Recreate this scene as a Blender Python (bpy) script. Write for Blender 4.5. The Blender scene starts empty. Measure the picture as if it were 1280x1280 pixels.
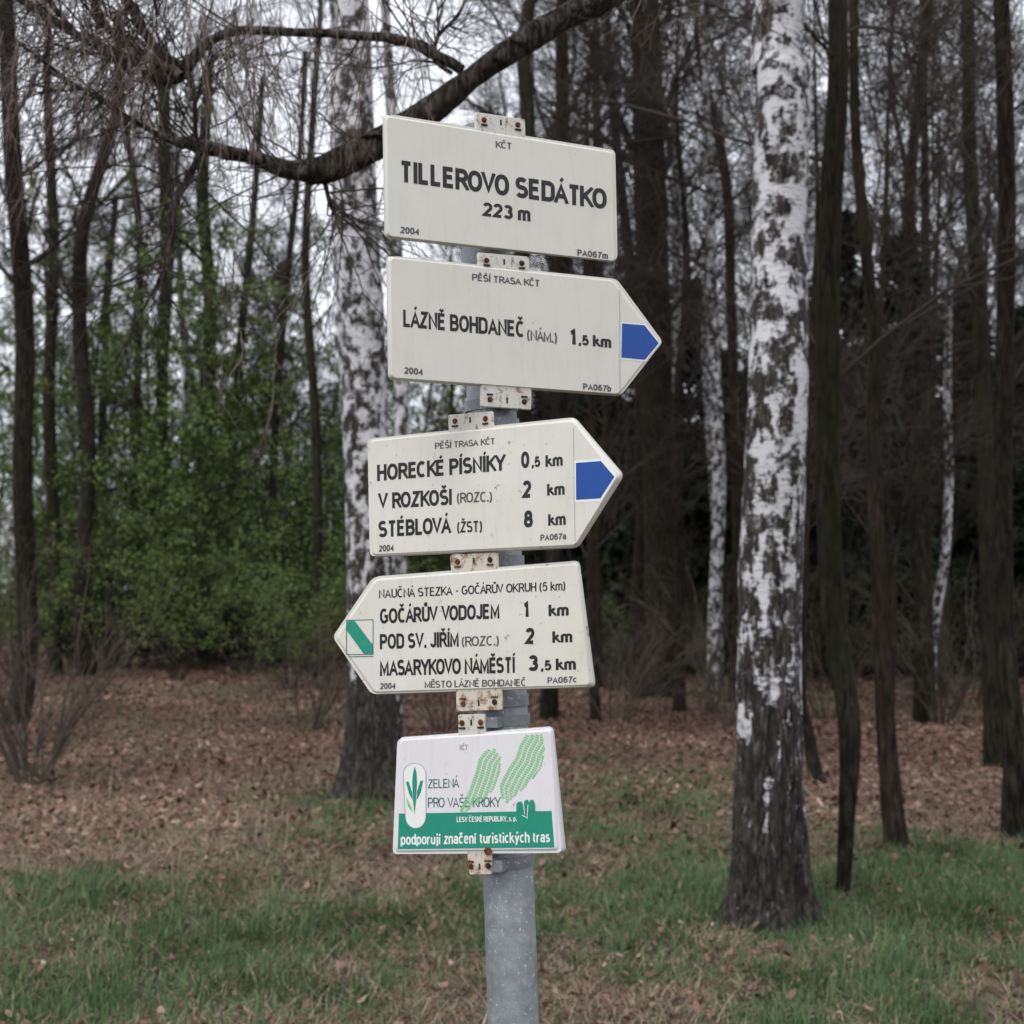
import bpy, bmesh, math, random
import numpy as np
from mathutils import Vector

# ------------------------------------------------------------------ camera, sky, light, exposure
sc = bpy.context.scene
COL = sc.collection
FPX, HOR, EYE = 1600.0, 760.0, 1.6            # lens in picture pixels, row of the horizon, eye height
PITCH = math.atan((HOR - 640) / FPX)
cd = bpy.data.cameras.new('camera'); cam = bpy.data.objects.new('camera', cd); COL.objects.link(cam)
cam.location = (0, 0, EYE); cam.rotation_euler = (math.pi / 2 + PITCH, 0, 0)
cd.sensor_width = 36; cd.lens = FPX / 1280 * 36; cd.clip_end = 2000; cd.clip_start = 0.05
cd.dof.use_dof = True; cd.dof.focus_distance = 1.9; cd.dof.aperture_fstop = 7.0
sc.camera = cam
sc.view_settings.view_transform = 'Standard'; sc.view_settings.look = 'None'
sc.view_settings.exposure = 0.22; sc.view_settings.gamma = 1.0
sc.render.engine = 'CYCLES'
sc.cycles.use_denoising = True
sc.cycles.max_bounces = 5; sc.cycles.diffuse_bounces = 3; sc.cycles.glossy_bounces = 2

world = bpy.data.worlds.new('World'); sc.world = world; world.use_nodes = True
wt = world.node_tree; wt.nodes.clear()
wo = wt.nodes.new('ShaderNodeOutputWorld'); bg = wt.nodes.new('ShaderNodeBackground')
sky = wt.nodes.new('ShaderNodeTexSky'); sky.sky_type = 'NISHITA'; sky.sun_disc = False
SUN_EL, SUN_AZ = math.radians(52), math.radians(215)
sky.sun_elevation = SUN_EL; sky.sun_rotation = SUN_AZ; sky.air_density = 1.0; sky.dust_density = 4.0
hs = wt.nodes.new('ShaderNodeHueSaturation'); hs.inputs['Saturation'].default_value = 0.30; hs.inputs['Value'].default_value = 1.0
mixc = wt.nodes.new('ShaderNodeMix'); mixc.data_type = 'RGBA'; mixc.inputs[0].default_value = 0.55
mixc.inputs[7].default_value = (15.5, 16.0, 17.4, 1)      # even cloud cover over the blue
wt.links.new(sky.outputs[0], hs.inputs['Color']); wt.links.new(hs.outputs[0], mixc.inputs[6])
wt.links.new(mixc.outputs[2], bg.inputs[0]); bg.inputs[1].default_value = 0.10
wt.links.new(bg.outputs[0], wo.inputs[0])
sd = bpy.data.lights.new('sun', 'SUN'); sd.energy = 0.8; sd.angle = math.radians(25); sd.color = (1, .97, .93)
so = bpy.data.objects.new('sun', sd); COL.objects.link(so)
sv = Vector((math.sin(SUN_AZ) * math.cos(SUN_EL), math.cos(SUN_AZ) * math.cos(SUN_EL), math.sin(SUN_EL)))
so.rotation_euler = sv.to_track_quat('Z', 'Y').to_euler()

# ------------------------------------------------------------------ survey helpers
CAM = np.array([0, 0, EYE]); CP, SP = math.cos(PITCH), math.sin(PITCH)
def ray(px, py):
    x = (px - 640) / FPX; z = -(py - 640) / FPX
    return np.array([x, CP - z * SP, SP + z * CP])
def at(px, py, Y):
    d = ray(px, py); return CAM + d * (Y / d[1])
def dist_of(py):                               # distance of a ground point seen at that row
    d = ray(640, py); return d[1] * EYE / -d[2]
def hashn(ix, iy, seed):
    h = np.sin(ix * 127.1 + iy * 311.7 + seed * 74.7) * 43758.5453
    return h - np.floor(h)
def vnoise(x, y, seed=0, per=None):
    x = np.asarray(x, float); y = np.asarray(y, float)
    ix, iy = np.floor(x), np.floor(y); fx, fy = x - ix, y - iy
    fx = fx * fx * (3 - 2 * fx); fy = fy * fy * (3 - 2 * fy)
    jx = ix + 1
    if per: ix = np.mod(ix, per); jx = np.mod(jx, per)
    a = hashn(ix, iy, seed); b = hashn(jx, iy, seed); c = hashn(ix, iy + 1, seed); d = hashn(jx, iy + 1, seed)
    return (a * (1 - fx) + b * fx) * (1 - fy) + (c * (1 - fx) + d * fx) * fy
def fbm(x, y, seed=0, oct=4, per=None):
    s = 0; a = .5
    for i in range(oct):
        s = s + a * vnoise(np.asarray(x) * 2 ** i, np.asarray(y) * 2 ** i, seed + i, per * 2 ** i if per else None); a *= .5
    return s / (1 - .5 ** oct)
def gz(x, y):
    return (fbm(np.asarray(x) * .35, np.asarray(y) * .35, 3) - .5) * .16 + (fbm(np.asarray(x) * 2.2, np.asarray(y) * 2.2, 9) - .5) * .05

# ------------------------------------------------------------------ materials
def mat(name, rough=.8, spec=.3, metallic=0):
    m = bpy.data.materials.new(name); m.use_nodes = True
    nt = m.node_tree; b = nt.nodes['Principled BSDF']
    b.inputs['Roughness'].default_value = rough; b.inputs['Specular IOR Level'].default_value = spec
    b.inputs['Metallic'].default_value = metallic
    return m, nt, b
def node(nt, t, **kw):
    n = nt.nodes.new(t)
    for k, v in kw.items():
        if hasattr(n, k): setattr(n, k, v)
        else: n.inputs[k].default_value = v
    return n
def ramp(nt, src, stops, interp='LINEAR'):
    r = nt.nodes.new('ShaderNodeValToRGB'); r.color_ramp.interpolation = interp
    e = r.color_ramp.elements
    while len(e) < len(stops): e.new(.5)
    for i, (p, c) in enumerate(stops):
        e[i].position = p; e[i].color = (*c, 1) if len(c) == 3 else c
    nt.links.new(src, r.inputs[0]); return r.outputs[0]
def coords(nt, scale=(1, 1, 1), obj=True):
    tc = nt.nodes.new('ShaderNodeTexCoord'); mp = nt.nodes.new('ShaderNodeMapping'); mp.inputs['Scale'].default_value = scale
    nt.links.new(tc.outputs['Object' if obj else 'Generated'], mp.inputs[0]); return mp.outputs[0]
def noise(nt, vec, scale, detail=4, rough=.55, dist=0):
    n = node(nt, 'ShaderNodeTexNoise', Scale=scale, Detail=detail, Roughness=rough, Distortion=dist)
    nt.links.new(vec, n.inputs['Vector']); return n.outputs['Fac']
def mth(nt, op, a, b=None, c=None):
    n = nt.nodes.new('ShaderNodeMath'); n.operation = op
    for i, v in enumerate((a, b, c)):
        if v is None: continue
        if isinstance(v, (int, float)): n.inputs[i].default_value = v
        else: nt.links.new(v, n.inputs[i])
    return n.outputs[0]
def mixcol(nt, f, a, b, mode='MIX'):
    n = nt.nodes.new('ShaderNodeMix'); n.data_type = 'RGBA'; n.blend_type = mode
    for i, v in ((0, f), (6, a), (7, b)):
        if isinstance(v, (int, float)): n.inputs[i].default_value = v
        elif isinstance(v, tuple): n.inputs[i].default_value = (*v, 1)
        else: nt.links.new(v, n.inputs[i])
    return n.outputs[2]
def bump(nt, b, h, strength=.5, dist=.01):
    n = node(nt, 'ShaderNodeBump', Strength=strength, Distance=dist); nt.links.new(h, n.inputs['Height']); nt.links.new(n.outputs[0], b.inputs['Normal'])

def bark(name, c1, c2, moss=None, moss_amt=.5, sc_=1.0):
    m, nt, b = mat(name, .92, .12)
    v = coords(nt, (1, 1, .16)); n1 = noise(nt, v, 34 * sc_, 6, .68, .5)
    big = noise(nt, coords(nt, (1, 1, .4)), 3.0, 3, .6)
    dk = tuple(x * .35 for x in c1)
    c = ramp(nt, n1, [(.36, dk), (.46, c1), (.6, c2), (.72, tuple(x * 1.45 for x in c2))])
    c = mixcol(nt, ramp(nt, big, [(.4, (0, 0, 0)), (.62, (.55,) * 3)]), c, tuple(x * .5 for x in c1))
    if moss:
        n2 = noise(nt, coords(nt, (1, 1, .45)), 4.0, 6, .7)
        c = mixcol(nt, ramp(nt, n2, [(moss_amt - .04, (0, 0, 0)), (moss_amt + .07, (.8,) * 3)]), c, mixcol(nt, n1, tuple(x * .5 for x in moss), tuple(x * 1.4 for x in moss)))
    nt.links.new(c, b.inputs['Base Color']); bump(nt, b, n1, 1, .05)
    return m
M = {}
M['bark'] = bark('dark_bark', (0.0181, 0.0150, 0.0113), (0.0549, 0.0449, 0.0333), (0.0258, 0.0313, 0.0147), .6)
M['bark_moss'] = bark('mossy_bark', (0.0194, 0.0170, 0.0120), (0.0549, 0.0476, 0.0320), (0.0310, 0.0340, 0.0160), .5)
M['bark_green'] = bark('green_algae_bark', (0.0194, 0.0197, 0.0133), (0.0485, 0.0476, 0.0320), (0.0291, 0.0408, 0.0167), .47)
M['bark_red'] = bark('reddish_bark', (0.0245, 0.0190, 0.0140), (0.0646, 0.0476, 0.0347), (0.0323, 0.0326, 0.0173), .54)
M['limb'] = bark('limb_bark', (.04, .032, .027), (.24, .21, .185), (.04, .038, .022), .58, 1.8)
M['pine'] = bark('pine_bark', (0.0207, 0.0163, 0.0127), (0.0549, 0.0422, 0.0313), (0.0245, 0.0272, 0.0133), .56)
def plain(name, c1, c2, scale=8, rough=.85, detail=3):
    m, nt, b = mat(name, rough, .2); v = coords(nt)
    nt.links.new(ramp(nt, noise(nt, v, scale, detail), [(.3, c1), (.7, c2)]), b.inputs['Base Color']); return m
M['twig'] = plain('brown_twigs', (0.0239, 0.0215, 0.0174), (0.0492, 0.0429, 0.0348), 1.5)
M['twig_red'] = plain('reddish_twigs', (0.0295, 0.0244, 0.0196), (0.0598, 0.0481, 0.0384), 1.2)
M['twig_pale'] = plain('pale_twigs', (.06, .046, .038), (.2, .16, .13), 14)
M['twig_dark'] = plain('dark_twigs', (.025, .02, .017), (.06, .048, .04), 2)
M['shrub_twig'] = plain('dry_shrub_twigs', (0.0492, 0.0407, 0.0290), (0.1125, 0.0925, 0.0689), 2)

def birch_bark(name, zs, scale=1.0):
    """white bark broken by black diamonds and furrows; zs = heights of (all dark, half, mostly white)"""
    m, nt, b = mat(name, .75, .25)
    tc = nt.nodes.new('ShaderNodeTexCoord'); sep = nt.nodes.new('ShaderNodeSeparateXYZ'); nt.links.new(tc.outputs['Object'], sep.inputs[0])
    z = sep.outputs[2]
    big = noise(nt, coords(nt, (1, 1, .8)), 8.5 * scale, 5, .62, .35)
    furrow = noise(nt, coords(nt, (1, 1, .28)), 15 * scale, 5, .62, .4)
    flakes = noise(nt, coords(nt, (1, 1, 1.3)), 30 * scale, 4, .6)
    mr = nt.nodes.new('ShaderNodeMapRange'); nt.links.new(z, mr.inputs[0])
    mr.inputs[1].default_value = zs[0]; mr.inputs[2].default_value = zs[2]; mr.inputs[3].default_value = 0; mr.inputs[4].default_value = 1
    lim = ramp(nt, mr.outputs[0], [(0, (.22,) * 3), (.12, (.34,) * 3), (.3, (.435,) * 3), (.5, (.475,) * 3), (.75, (.49,) * 3), (1, (.508,) * 3)])
    # low on the stem the furrows rule, higher up the diamonds
    pat = mixcol(nt, ramp(nt, mr.outputs[0], [(.3, (.1,) * 3), (.8, (.62,) * 3)]), furrow, big)
    pat = mth(nt, 'ADD', mth(nt, 'MULTIPLY', pat, .8), mth(nt, 'MULTIPLY', flakes, .2))
    d = mth(nt, 'SUBTRACT', pat, lim)
    mask = ramp(nt, mth(nt, 'ADD', mth(nt, 'MULTIPLY', d, 24), .5), [(0, (0, 0, 0)), (1, (1, 1, 1))])   # 1 = dark bark
    lent = noise(nt, coords(nt, (1, 1, 7)), 13 * scale, 4, .65)
    white = ramp(nt, lent, [(.3, (.62, .62, .645)), (.54, (.55, .55, .57)), (.62, (.36, .345, .33)), (.7, (.12, .11, .1))])
    fine = noise(nt, coords(nt, (1, 1, .2)), 42 * scale, 6, .7, .6)
    dark = ramp(nt, fine, [(.38, (.004, .0035, .003)), (.48, (.02, .017, .015)), (.58, (.062, .053, .045)), (.7, (.17, .155, .14))])
    moss = noise(nt, coords(nt, (1, 1, .6)), 4, 4, .6)
    dark = mixcol(nt, ramp(nt, moss, [(.5, (0, 0, 0)), (.7, (.6,) * 3)]), dark, (.034, .036, .018))
    nt.links.new(mixcol(nt, mask, white, dark), b.inputs['Base Color'])
    bump(nt, b, mth(nt, 'MULTIPLY', mask, mth(nt, 'SUBTRACT', furrow, .8)), 1, .05)
    return m
M['birch'] = birch_bark('birch_bark', (-.25, 1.8, 3.2))
M['birch_left'] = birch_bark('birch_bark_left', (.35, 1.5, 3.1))
M['birch_far'] = birch_bark('birch_bark_thin', (-.2, .6, 1.6), 1.4)

def attr_mat(name, stops, rough=.8, trans=None, spec=.2):
    m, nt, b = mat(name, rough, spec)
    a = nt.nodes.new('ShaderNodeAttribute'); a.attribute_name = 'tint'
    c = ramp(nt, a.outputs['Fac'], stops); nt.links.new(c, b.inputs['Base Color'])
    return m
M['grass'] = attr_mat('grass_blades', [(0, (.028, .06, .026)), (.4, (.058, .122, .046)), (.7, (.12, .178, .076)), (1, (.27, .26, .14))], .6)
M['straw'] = attr_mat('dry_grass', [(0, (.13, .1, .065)), (.5, (.27, .21, .145)), (1, (.46, .39, .29))], .8)
M['litter'] = attr_mat('fallen_leaves', [(0, (.04, .024, .018)), (.3, (.1, .056, .04)), (.55, (.165, .094, .067)), (.75, (.26, .165, .12)), (1, (.5, .39, .3))], .75)
M['leaf'] = attr_mat('young_leaves', [(0, (.04, .074, .02)), (.5, (.095, .145, .036)), (1, (.22, .28, .085))], .6)
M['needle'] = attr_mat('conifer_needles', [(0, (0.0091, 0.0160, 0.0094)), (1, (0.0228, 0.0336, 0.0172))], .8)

# ground: soil, litter colour far away, grassy tint near
m, nt, b = mat('forest_floor', .95, .1)
v = coords(nt)
n1 = noise(nt, v, 14, 8, .7); n2 = noise(nt, v, .9, 4, .6); n3 = noise(nt, coords(nt, (1, .45, 1)), 42, 6, .75)
lit = ramp(nt, mixcol(nt, .5, n1, n3), [(.4, (.045, .03, .022)), (.5, (.15, .098, .075)), (.6, (.27, .19, .15))])
grs = ramp(nt, n1, [(.4, (.03, .04, .018)), (.6, (.12, .105, .065))])
ga = nt.nodes.new('ShaderNodeAttribute'); ga.attribute_name = 'grassy'
gf = mth(nt, 'ADD', ga.outputs['Fac'], mth(nt, 'MULTIPLY', mth(nt, 'SUBTRACT', n2, .5), .5))
nt.links.new(mixcol(nt, ramp(nt, gf, [(.35, (0, 0, 0)), (.65, (1, 1, 1))]), lit, grs), b.inputs['Base Color'])
bump(nt, b, n1, .8, .05); M['ground'] = m

# galvanised steel
m, nt, b = mat('galvanised_steel', .5, .5, .35)
v = coords(nt, (1, 1, 1)); vo = node(nt, 'ShaderNodeTexVoronoi', Scale=150.0); nt.links.new(v, vo.inputs['Vector'])
sp = noise(nt, v, 45, 5, .7)
c = ramp(nt, sp, [(.3, (.155, .17, .185)), (.55, (.225, .243, .26)), (.72, (.3, .318, .335))])
c = mixcol(nt, ramp(nt, noise(nt, v, 160, 3, .7), [(.60, (0, 0, 0)), (.7, (.75,) * 3)]), c, (.55, .59, .63))
c = mixcol(nt, ramp(nt, noise(nt, coords(nt, (1, 1, .3)), 12, 4, .7), [(.45, (0, 0, 0)), (.75, (.5,) * 3)]), c, (.16, .18, .2))
nt.links.new(c, b.inputs['Base Color']); bump(nt, b, sp, .25, .002)
nt.links.new(ramp(nt, sp, [(.3, (.42,) * 3), (.7, (.62,) * 3)]), b.inputs['Roughness']); M['steel'] = m

def paint(name, base, rust=.72, dirt=.4):
    m, nt, b = mat(name, .42, .45)
    v = coords(nt)
    c = mixcol(nt, ramp(nt, noise(nt, v, 9, 5, .65), [(.35, (0, 0, 0)), (.8, (dirt,) * 3)]), base, tuple(x * .78 for x in base[:2]) + (base[2] * .68,))
    st_ = noise(nt, coords(nt, (1, .12, 1)), 70, 4, .65)
    c = mixcol(nt, ramp(nt, st_, [(.52, (0, 0, 0)), (.75, (.18,) * 3)]), c, (.36, .35, .29))
    sp = noise(nt, v, 130, 3, .6)
    c = mixcol(nt, ramp(nt, sp, [(rust, (0, 0, 0)), (rust + .04, (.55,) * 3)]), c, (.12, .11, .1))
    ru = noise(nt, v, 34, 5, .7)
    c = mixcol(nt, ramp(nt, ru, [(rust - .04, (0, 0, 0)), (rust + .04, (.9,) * 3)]), c, (.2, .075, .025))
    nt.links.new(c, b.inputs['Base Color']); bump(nt, b, ru, .06, .002)
    return m
M['cream'] = paint('cream_enamel', (.68, .668, .60)); M['cream_chip'] = paint('chipped_cream_enamel', (.7, .69, .625), .68, .5)
M['white'] = paint('white_enamel', (.74, .73, .75), .70, .25)
M['bracket'] = paint('bracket_enamel', (.62, .6, .54), .6, .6); M['bracket_rust'] = paint('rusty_bracket_enamel', (.62, .57, .48), .57, .7)
def flat(name, c, rough=.5):
    m, nt, b = mat(name, rough, .4)
    v = coords(nt); nn = noise(nt, v, 60, 4, .7)
    nt.links.new(mixcol(nt, ramp(nt, nn, [(.4, (0, 0, 0)), (.8, (.35,) * 3)]), c, tuple(min(1, x * 1.2 + .012) for x in c)), b.inputs['Base Color']); return m
M['ink'] = flat('black_print', (.012, .012, .013)); M['ink_worn'] = flat('worn_grey_print', (.09, .09, .09)); M['ink_pale'] = flat('faded_print', (.3, .3, .3))
M['blue'] = flat('blue_marker', (.004, .062, .31), .4); M['green'] = flat('green_print', (.012, .26, .17)); M['green_dk'] = flat('dark_green_print', (.03, .13, .12))
M['lgreen'] = flat('light_green_print', (.22, .55, .24)); M['wprint'] = flat('white_print', (.78, .8, .78)); M['rim'] = flat('thin_grey_print', (.3, .36, .34))
M['rust'] = plain('rust', (.05, .02, .01), (.2, .08, .03), 120); M['dark_metal'] = plain('dark_oxidised_bolt', (.015, .013, .012), (.06, .05, .045), 150)

# ------------------------------------------------------------------ object helpers
def link(name, mesh, m, parent=None, loc=None, smooth=True, **props):
    if m is not None and not mesh.materials: mesh.materials.append(m)
    o = bpy.data.objects.new(name, mesh); COL.objects.link(o)
    if parent is not None: o.parent = parent
    if loc is not None: o.location = loc
    if smooth and len(mesh.polygons): mesh.shade_smooth()
    for k, v in props.items(): o[k] = v
    return o
def thing(name, label, cat, loc=(0, 0, 0), group=None, rz=0):
    o = bpy.data.objects.new(name, None); COL.objects.link(o); o.location = loc; o.rotation_euler = (0, 0, rz)
    o['label'] = label; o['category'] = cat
    if group: o['group'] = group
    return o
class MB:
    """collects arrays of vertices and faces of equal size and makes one mesh"""
    def __init__(s): s.v = []; s.f = []; s.n = 0; s.t = []
    def add(s, V, F, tint=None):
        V = np.asarray(V, float).reshape(-1, 3); F = np.asarray(F, int)
        s.v.append(V); s.f.append(F + s.n); s.n += len(V)
        if tint is not None: s.t.append(np.asarray(tint, float))
    def mesh(s, name):
        V = np.concatenate(s.v); me = bpy.data.meshes.new(name)
        me.vertices.add(len(V)); me.vertices.foreach_set('co', V.astype(np.float32).ravel())
        loops = np.concatenate([f.ravel() for f in s.f]); sizes = np.concatenate([np.full(len(f), f.shape[1]) for f in s.f])
        me.loops.add(len(loops)); me.loops.foreach_set('vertex_index', loops.astype(np.int32))
        me.polygons.add(len(sizes)); st = np.concatenate([[0], np.cumsum(sizes)[:-1]])
        me.polygons.foreach_set('loop_start', st.astype(np.int32)); me.polygons.foreach_set('loop_total', sizes.astype(np.int32))
        if s.t:
            a = me.attributes.new('tint', 'FLOAT', 'FACE'); a.data.foreach_set('value', np.concatenate(s.t).astype(np.float32))
        me.update(); me.validate(); return me
def nrm(a): return a / np.maximum(np.linalg.norm(a, axis=-1, keepdims=True), 1e-9)
def tubes(mb, P, R, sides=4):
    """P (N,K,3) centre lines, R (N,K) radii"""
    P = np.asarray(P, float); R = np.asarray(R, float)
    if P.ndim == 2: P = P[None]; R = R[None]
    N, K, _ = P.shape
    T = nrm(np.gradient(P, axis=1)); ref = np.zeros_like(T); ref[..., 1] = 1; ref[..., 0] = .2
    A = nrm(np.cross(T, ref)); B = np.cross(T, A)
    th = np.arange(sides) / sides * 2 * np.pi
    V = P[:, :, None] + R[:, :, None, None] * (np.cos(th)[:, None] * A[:, :, None] + np.sin(th)[:, None] * B[:, :, None])
    idx = np.arange(N * K * sides).reshape(N, K, sides)
    a = idx[:, :-1]; b = idx[:, 1:]; F = np.stack([a, np.roll(a, -1, 2), np.roll(b, -1, 2), b], -1).reshape(-1, 4)
    mb.add(V, F)
def spline(pts, n, r=None):
    """Catmull-Rom through the points"""
    p = np.asarray(pts, float); q = np.vstack([2 * p[0] - p[1], p, 2 * p[-1] - p[-2]])
    t = np.linspace(0, len(p) - 1 - 1e-6, n); i = t.astype(int); f = (t - i)[:, None]
    a, b, c, d = q[i], q[i + 1], q[i + 2], q[i + 3]
    return .5 * (2 * b + (c - a) * f + (2 * a - 5 * b + 4 * c - d) * f ** 2 + (-a + 3 * b - 3 * c + d) * f ** 3)
def grow(rng, P, R, n, t0, t1, ang, length, K, up=0.0, jit=.18, rr=.5, tip=.25, az=None):
    """n children on each parent curve"""
    N, KP, _ = P.shape
    t = rng.uniform(t0, t1, (N, n)); k = t * (KP - 1); i = np.clip(k.astype(int), 0, KP - 2); f = (k - i)[..., None]
    ar = np.arange(N)[:, None]
    base = P[ar, i] * (1 - f) + P[ar, i + 1] * f; tan = nrm(P[ar, i + 1] - P[ar, i]); rad = R[ar, i] * (1 - f[..., 0]) + R[ar, i + 1] * f[..., 0]
    side = nrm(np.cross(tan, rng.normal(size=tan.shape)))
    A = rng.uniform(ang[0], ang[1], (N, n, 1))
    d = nrm(tan * np.cos(A) + side * np.sin(A))
    base = base.reshape(-1, 3); d = d.reshape(-1, 3); rad = rad.reshape(-1)
    L = (rng.uniform(length[0], length[1], (N, n)) * (1.15 - .6 * (t - t0) / max(t1 - t0, 1e-6))).reshape(-1)
    C = np.empty((len(base), K, 3)); C[:, 0] = base; step = L / (K - 1)
    for j in range(1, K):
        d = nrm(d + rng.normal(size=d.shape) * jit + np.array([0, 0, up]))
        C[:, j] = C[:, j - 1] + d * step[:, None]
    r0 = np.maximum(rad * rr, .0015) * rng.uniform(.7, 1.1, len(rad))
    return C, r0[:, None] * np.linspace(1, tip, K)[None]

def trunk_mesh(pts, radii, sides=20, rings=60, flare=.35, rough=.03, seed=0, flare_h=.35, furrow=1.0):
    C = spline(pts, rings); s = np.linspace(0, 1, rings)
    R = np.interp(s, np.linspace(0, 1, len(radii)), radii)
    h = C[:, 2] - C[0, 2]
    th = np.arange(sides) / sides * 2 * np.pi
    lob = 1 + .45 * np.sin(th * 5 + seed) + .25 * np.sin(th * 3 + 2 * seed)
    fl = flare * np.exp(-h / (.2 if sides > 50 else flare_h))[:, None] * lob[None]
    u = th[None] / (2 * np.pi)
    n = fbm(u * 12, h[:, None] * 2.2 + 7, seed, 4, 12) - .5
    fu = np.abs(fbm(u * 22, h[:, None] * 3.2 + 3, seed + 40, 3, 22) - .5) * 2          # furrowed plates low on the stem
    n = n - furrow * np.clip(.35 - fu, 0, 1) * (.25 + 2.5 * np.exp(-h / 1.1))[:, None]
    RR = R[:, None] * (1 + fl + n * rough * (2 + 4 * np.exp(-h / .8))[:, None])
    V = C[:, None] + RR[..., None] * np.stack([np.cos(th), np.sin(th), 0 * th], -1)[None]
    idx = np.arange(rings * sides).reshape(rings, sides); a, b_ = idx[:-1], idx[1:]
    F = np.stack([a, np.roll(a, -1, 1), np.roll(b_, -1, 1), b_], -1).reshape(-1, 4)
    mb = MB(); mb.add(V, F); return mb, C, R

# ------------------------------------------------------------------ the setting: ground
def grass_mask(x, y):
    """1 where grass grows: the clearing near the post, patchy; fades into leaf litter"""
    edge = 9.6 + 1.5 * np.sin(x * .9 + 1) + 2.4 * (fbm(x * .5 + 5, y * .5, 21) - .5) + np.where(x > 1.6, -.2, 0)
    g = np.clip((edge - y) / 1.6 + .5, 0, 1)
    patch = fbm(x * 1.5, y * .75 + 4, 33, 4)
    g = g * (.22 + .78 * np.clip((patch - .37) * 4.5, 0, 1)) * (.4 + .6 * np.clip((fbm(x * 4, y * 2.6, 55) - .4) * 6, 0, 1))
    for px, py, rx, ry, s in PATCH:
        Y = dist_of(py); X = (px - 640) / FPX * Y
        q = ((x - X) / rx) ** 2 + ((y - Y) / ry) ** 2
        g = np.clip(g + s * np.exp(-q), 0, 1)
    return g
PATCH = [(170, 1220, 1.0, .5, .4), (430, 1150, .6, .5, .25), (1080, 1230, .6, .3, .25), (960, 1150, .55, .35, .8), (1045, 1140, .35, .3, .6), (460, 1000, .6, .4, .9), (1130, 1120, .75, .7, 1.2), (1180, 1075, .5, .6, .8), (830, 1110, .3, .7, .9), (465, 1010, .3, .5, 1.3), (320, 1160, .9, .6, .6), (370, 1230, .3, .25, .7), (90, 1240, .5, .4, .5),
         (230, 1105, .6, .4, .5), (850, 970, .6, .8, .35), (110, 960, .5, .9, .3),
         (500, 1080, .22, .5, -1.0), (120, 1075, .35, .35, -.9), (820, 1200, .35, .25, -.7), (900, 1240, .25, .2, -.5), (860, 1170, .25, .25, -.5), (1000, 1200, .3, .2, -.5), (420, 1210, .12, .25, -.8),
         (1230, 1190, .15, .2, -.8), (760, 1250, .15, .15, -.6), (250, 1095, .3, .2, -.3), (1190, 1010, .8, 1.2, -1.0), (720, 1150, .1, .4, -.5)]
def sheet(xs, ys):
    X, Y = np.meshgrid(xs, ys); Z = gz(X, Y); n, k = X.shape
    V = np.stack([X, Y, Z], -1).reshape(-1, 3); i = np.arange(n * k).reshape(n, k)
    F = np.stack([i[:-1, :-1], i[:-1, 1:], i[1:, 1:], i[1:, :-1]], -1).reshape(-1, 4)
    mb = MB(); mb.add(V, F); me = mb.mesh('ground')
    a = me.attributes.new('grassy', 'FLOAT', 'POINT'); a.data.foreach_set('value', grass_mask(X, Y).astype(np.float32).ravel())
    return me
xs = np.concatenate([[-600, -250, -120, -60, -35], np.linspace(-22, -7, 40), np.linspace(-6.9, 6.9, 180), np.linspace(7, 22, 40), [35, 60, 120, 250, 600]])
ys = np.concatenate([[-300, -100, -30, -12, -5], np.linspace(-2, 16, 220), np.linspace(16.2, 60, 90), [75, 100, 150, 250, 500, 900]])
link('ground', sheet(xs, ys), M['ground'], kind='structure')

rng = np.random.default_rng(7)
def blades(name, n, ylo, yhi, wfac, hgt, wid, m, accept, lay=.35, seed=1, label=''):
    r = np.random.default_rng(seed)
    y = np.sqrt(r.uniform(ylo ** 2, yhi ** 2, n)); x = r.uniform(-1, 1, n) * wfac * y
    k = accept(x, y) > r.uniform(0, 1, n); x, y = x[k], y[k]; n = len(x)
    h = hgt * r.lognormal(0, .35, n); az = r.uniform(0, 2 * np.pi, n); ln = np.abs(r.normal(0, lay, n)) if lay < 1 else np.abs(r.normal(1.3, .18, n)); w = wid * r.uniform(.6, 1.4, n)
    az = az * (.6 if lay < 1 else 1) + 1.6 * fbm(x * 2.5, y * 2.5, 66) * 6.28; h = h * (.6 + .9 * fbm(x * 4, y * 4, 67)); d = np.stack([np.cos(az), np.sin(az)], -1); s = np.stack([-np.sin(az), np.cos(az)], -1)
    B = np.stack([x, y, gz(x, y) - .004], -1)
    def pt(u, side, wf):
        lean = np.sin(np.clip(ln, 0, 1.45)) * (u ** 1.6); up = u * np.cos(np.clip(ln, 0, 1.45) * (u if lay < 1 else 1)) + (0 if lay < 1 else .12 * u)
        return np.concatenate([B[:, :2] + d * (h * lean)[:, None] + s * (w * wf * side)[:, None], (B[:, 2] + h * up + .003)[:, None]], -1)
    V = np.stack([pt(0, -1, .5), pt(0, 1, .5), pt(.55, 1, .42), pt(.55, -1, .42), pt(1, 0, 0)], 1)
    i = np.arange(n)[:, None] * 5
    mb = MB(); mb.add(V, np.concatenate([i, i + 1, i + 2, i + 3], 1)); tint = np.clip(r.beta(2, 2, n) * .7 + .3 * fbm(x * 3, y * 3, 5) , 0, 1)
    mb.t.append(tint); mb.f.append(np.concatenate([i + 3, i + 2, i + 4], 1)); mb.t.append(tint)
    return link(name, mb.mesh(name), m, kind='stuff', label=label, category='grass')
blades('grass', 280000, 4.2, 12.5, .46, .05, .0042, M['grass'], grass_mask, .5, 11, 'short dark green spring grass in the clearing around the post')
blades('sparse_grass', 45000, 9, 26, .46, .075, .007, M['grass'], lambda x, y: np.clip((fbm(x * .6, y * .35, 71) - .5) * 5, 0, .8), .4, 12, 'thin green grass tufts between the fallen leaves')
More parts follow.
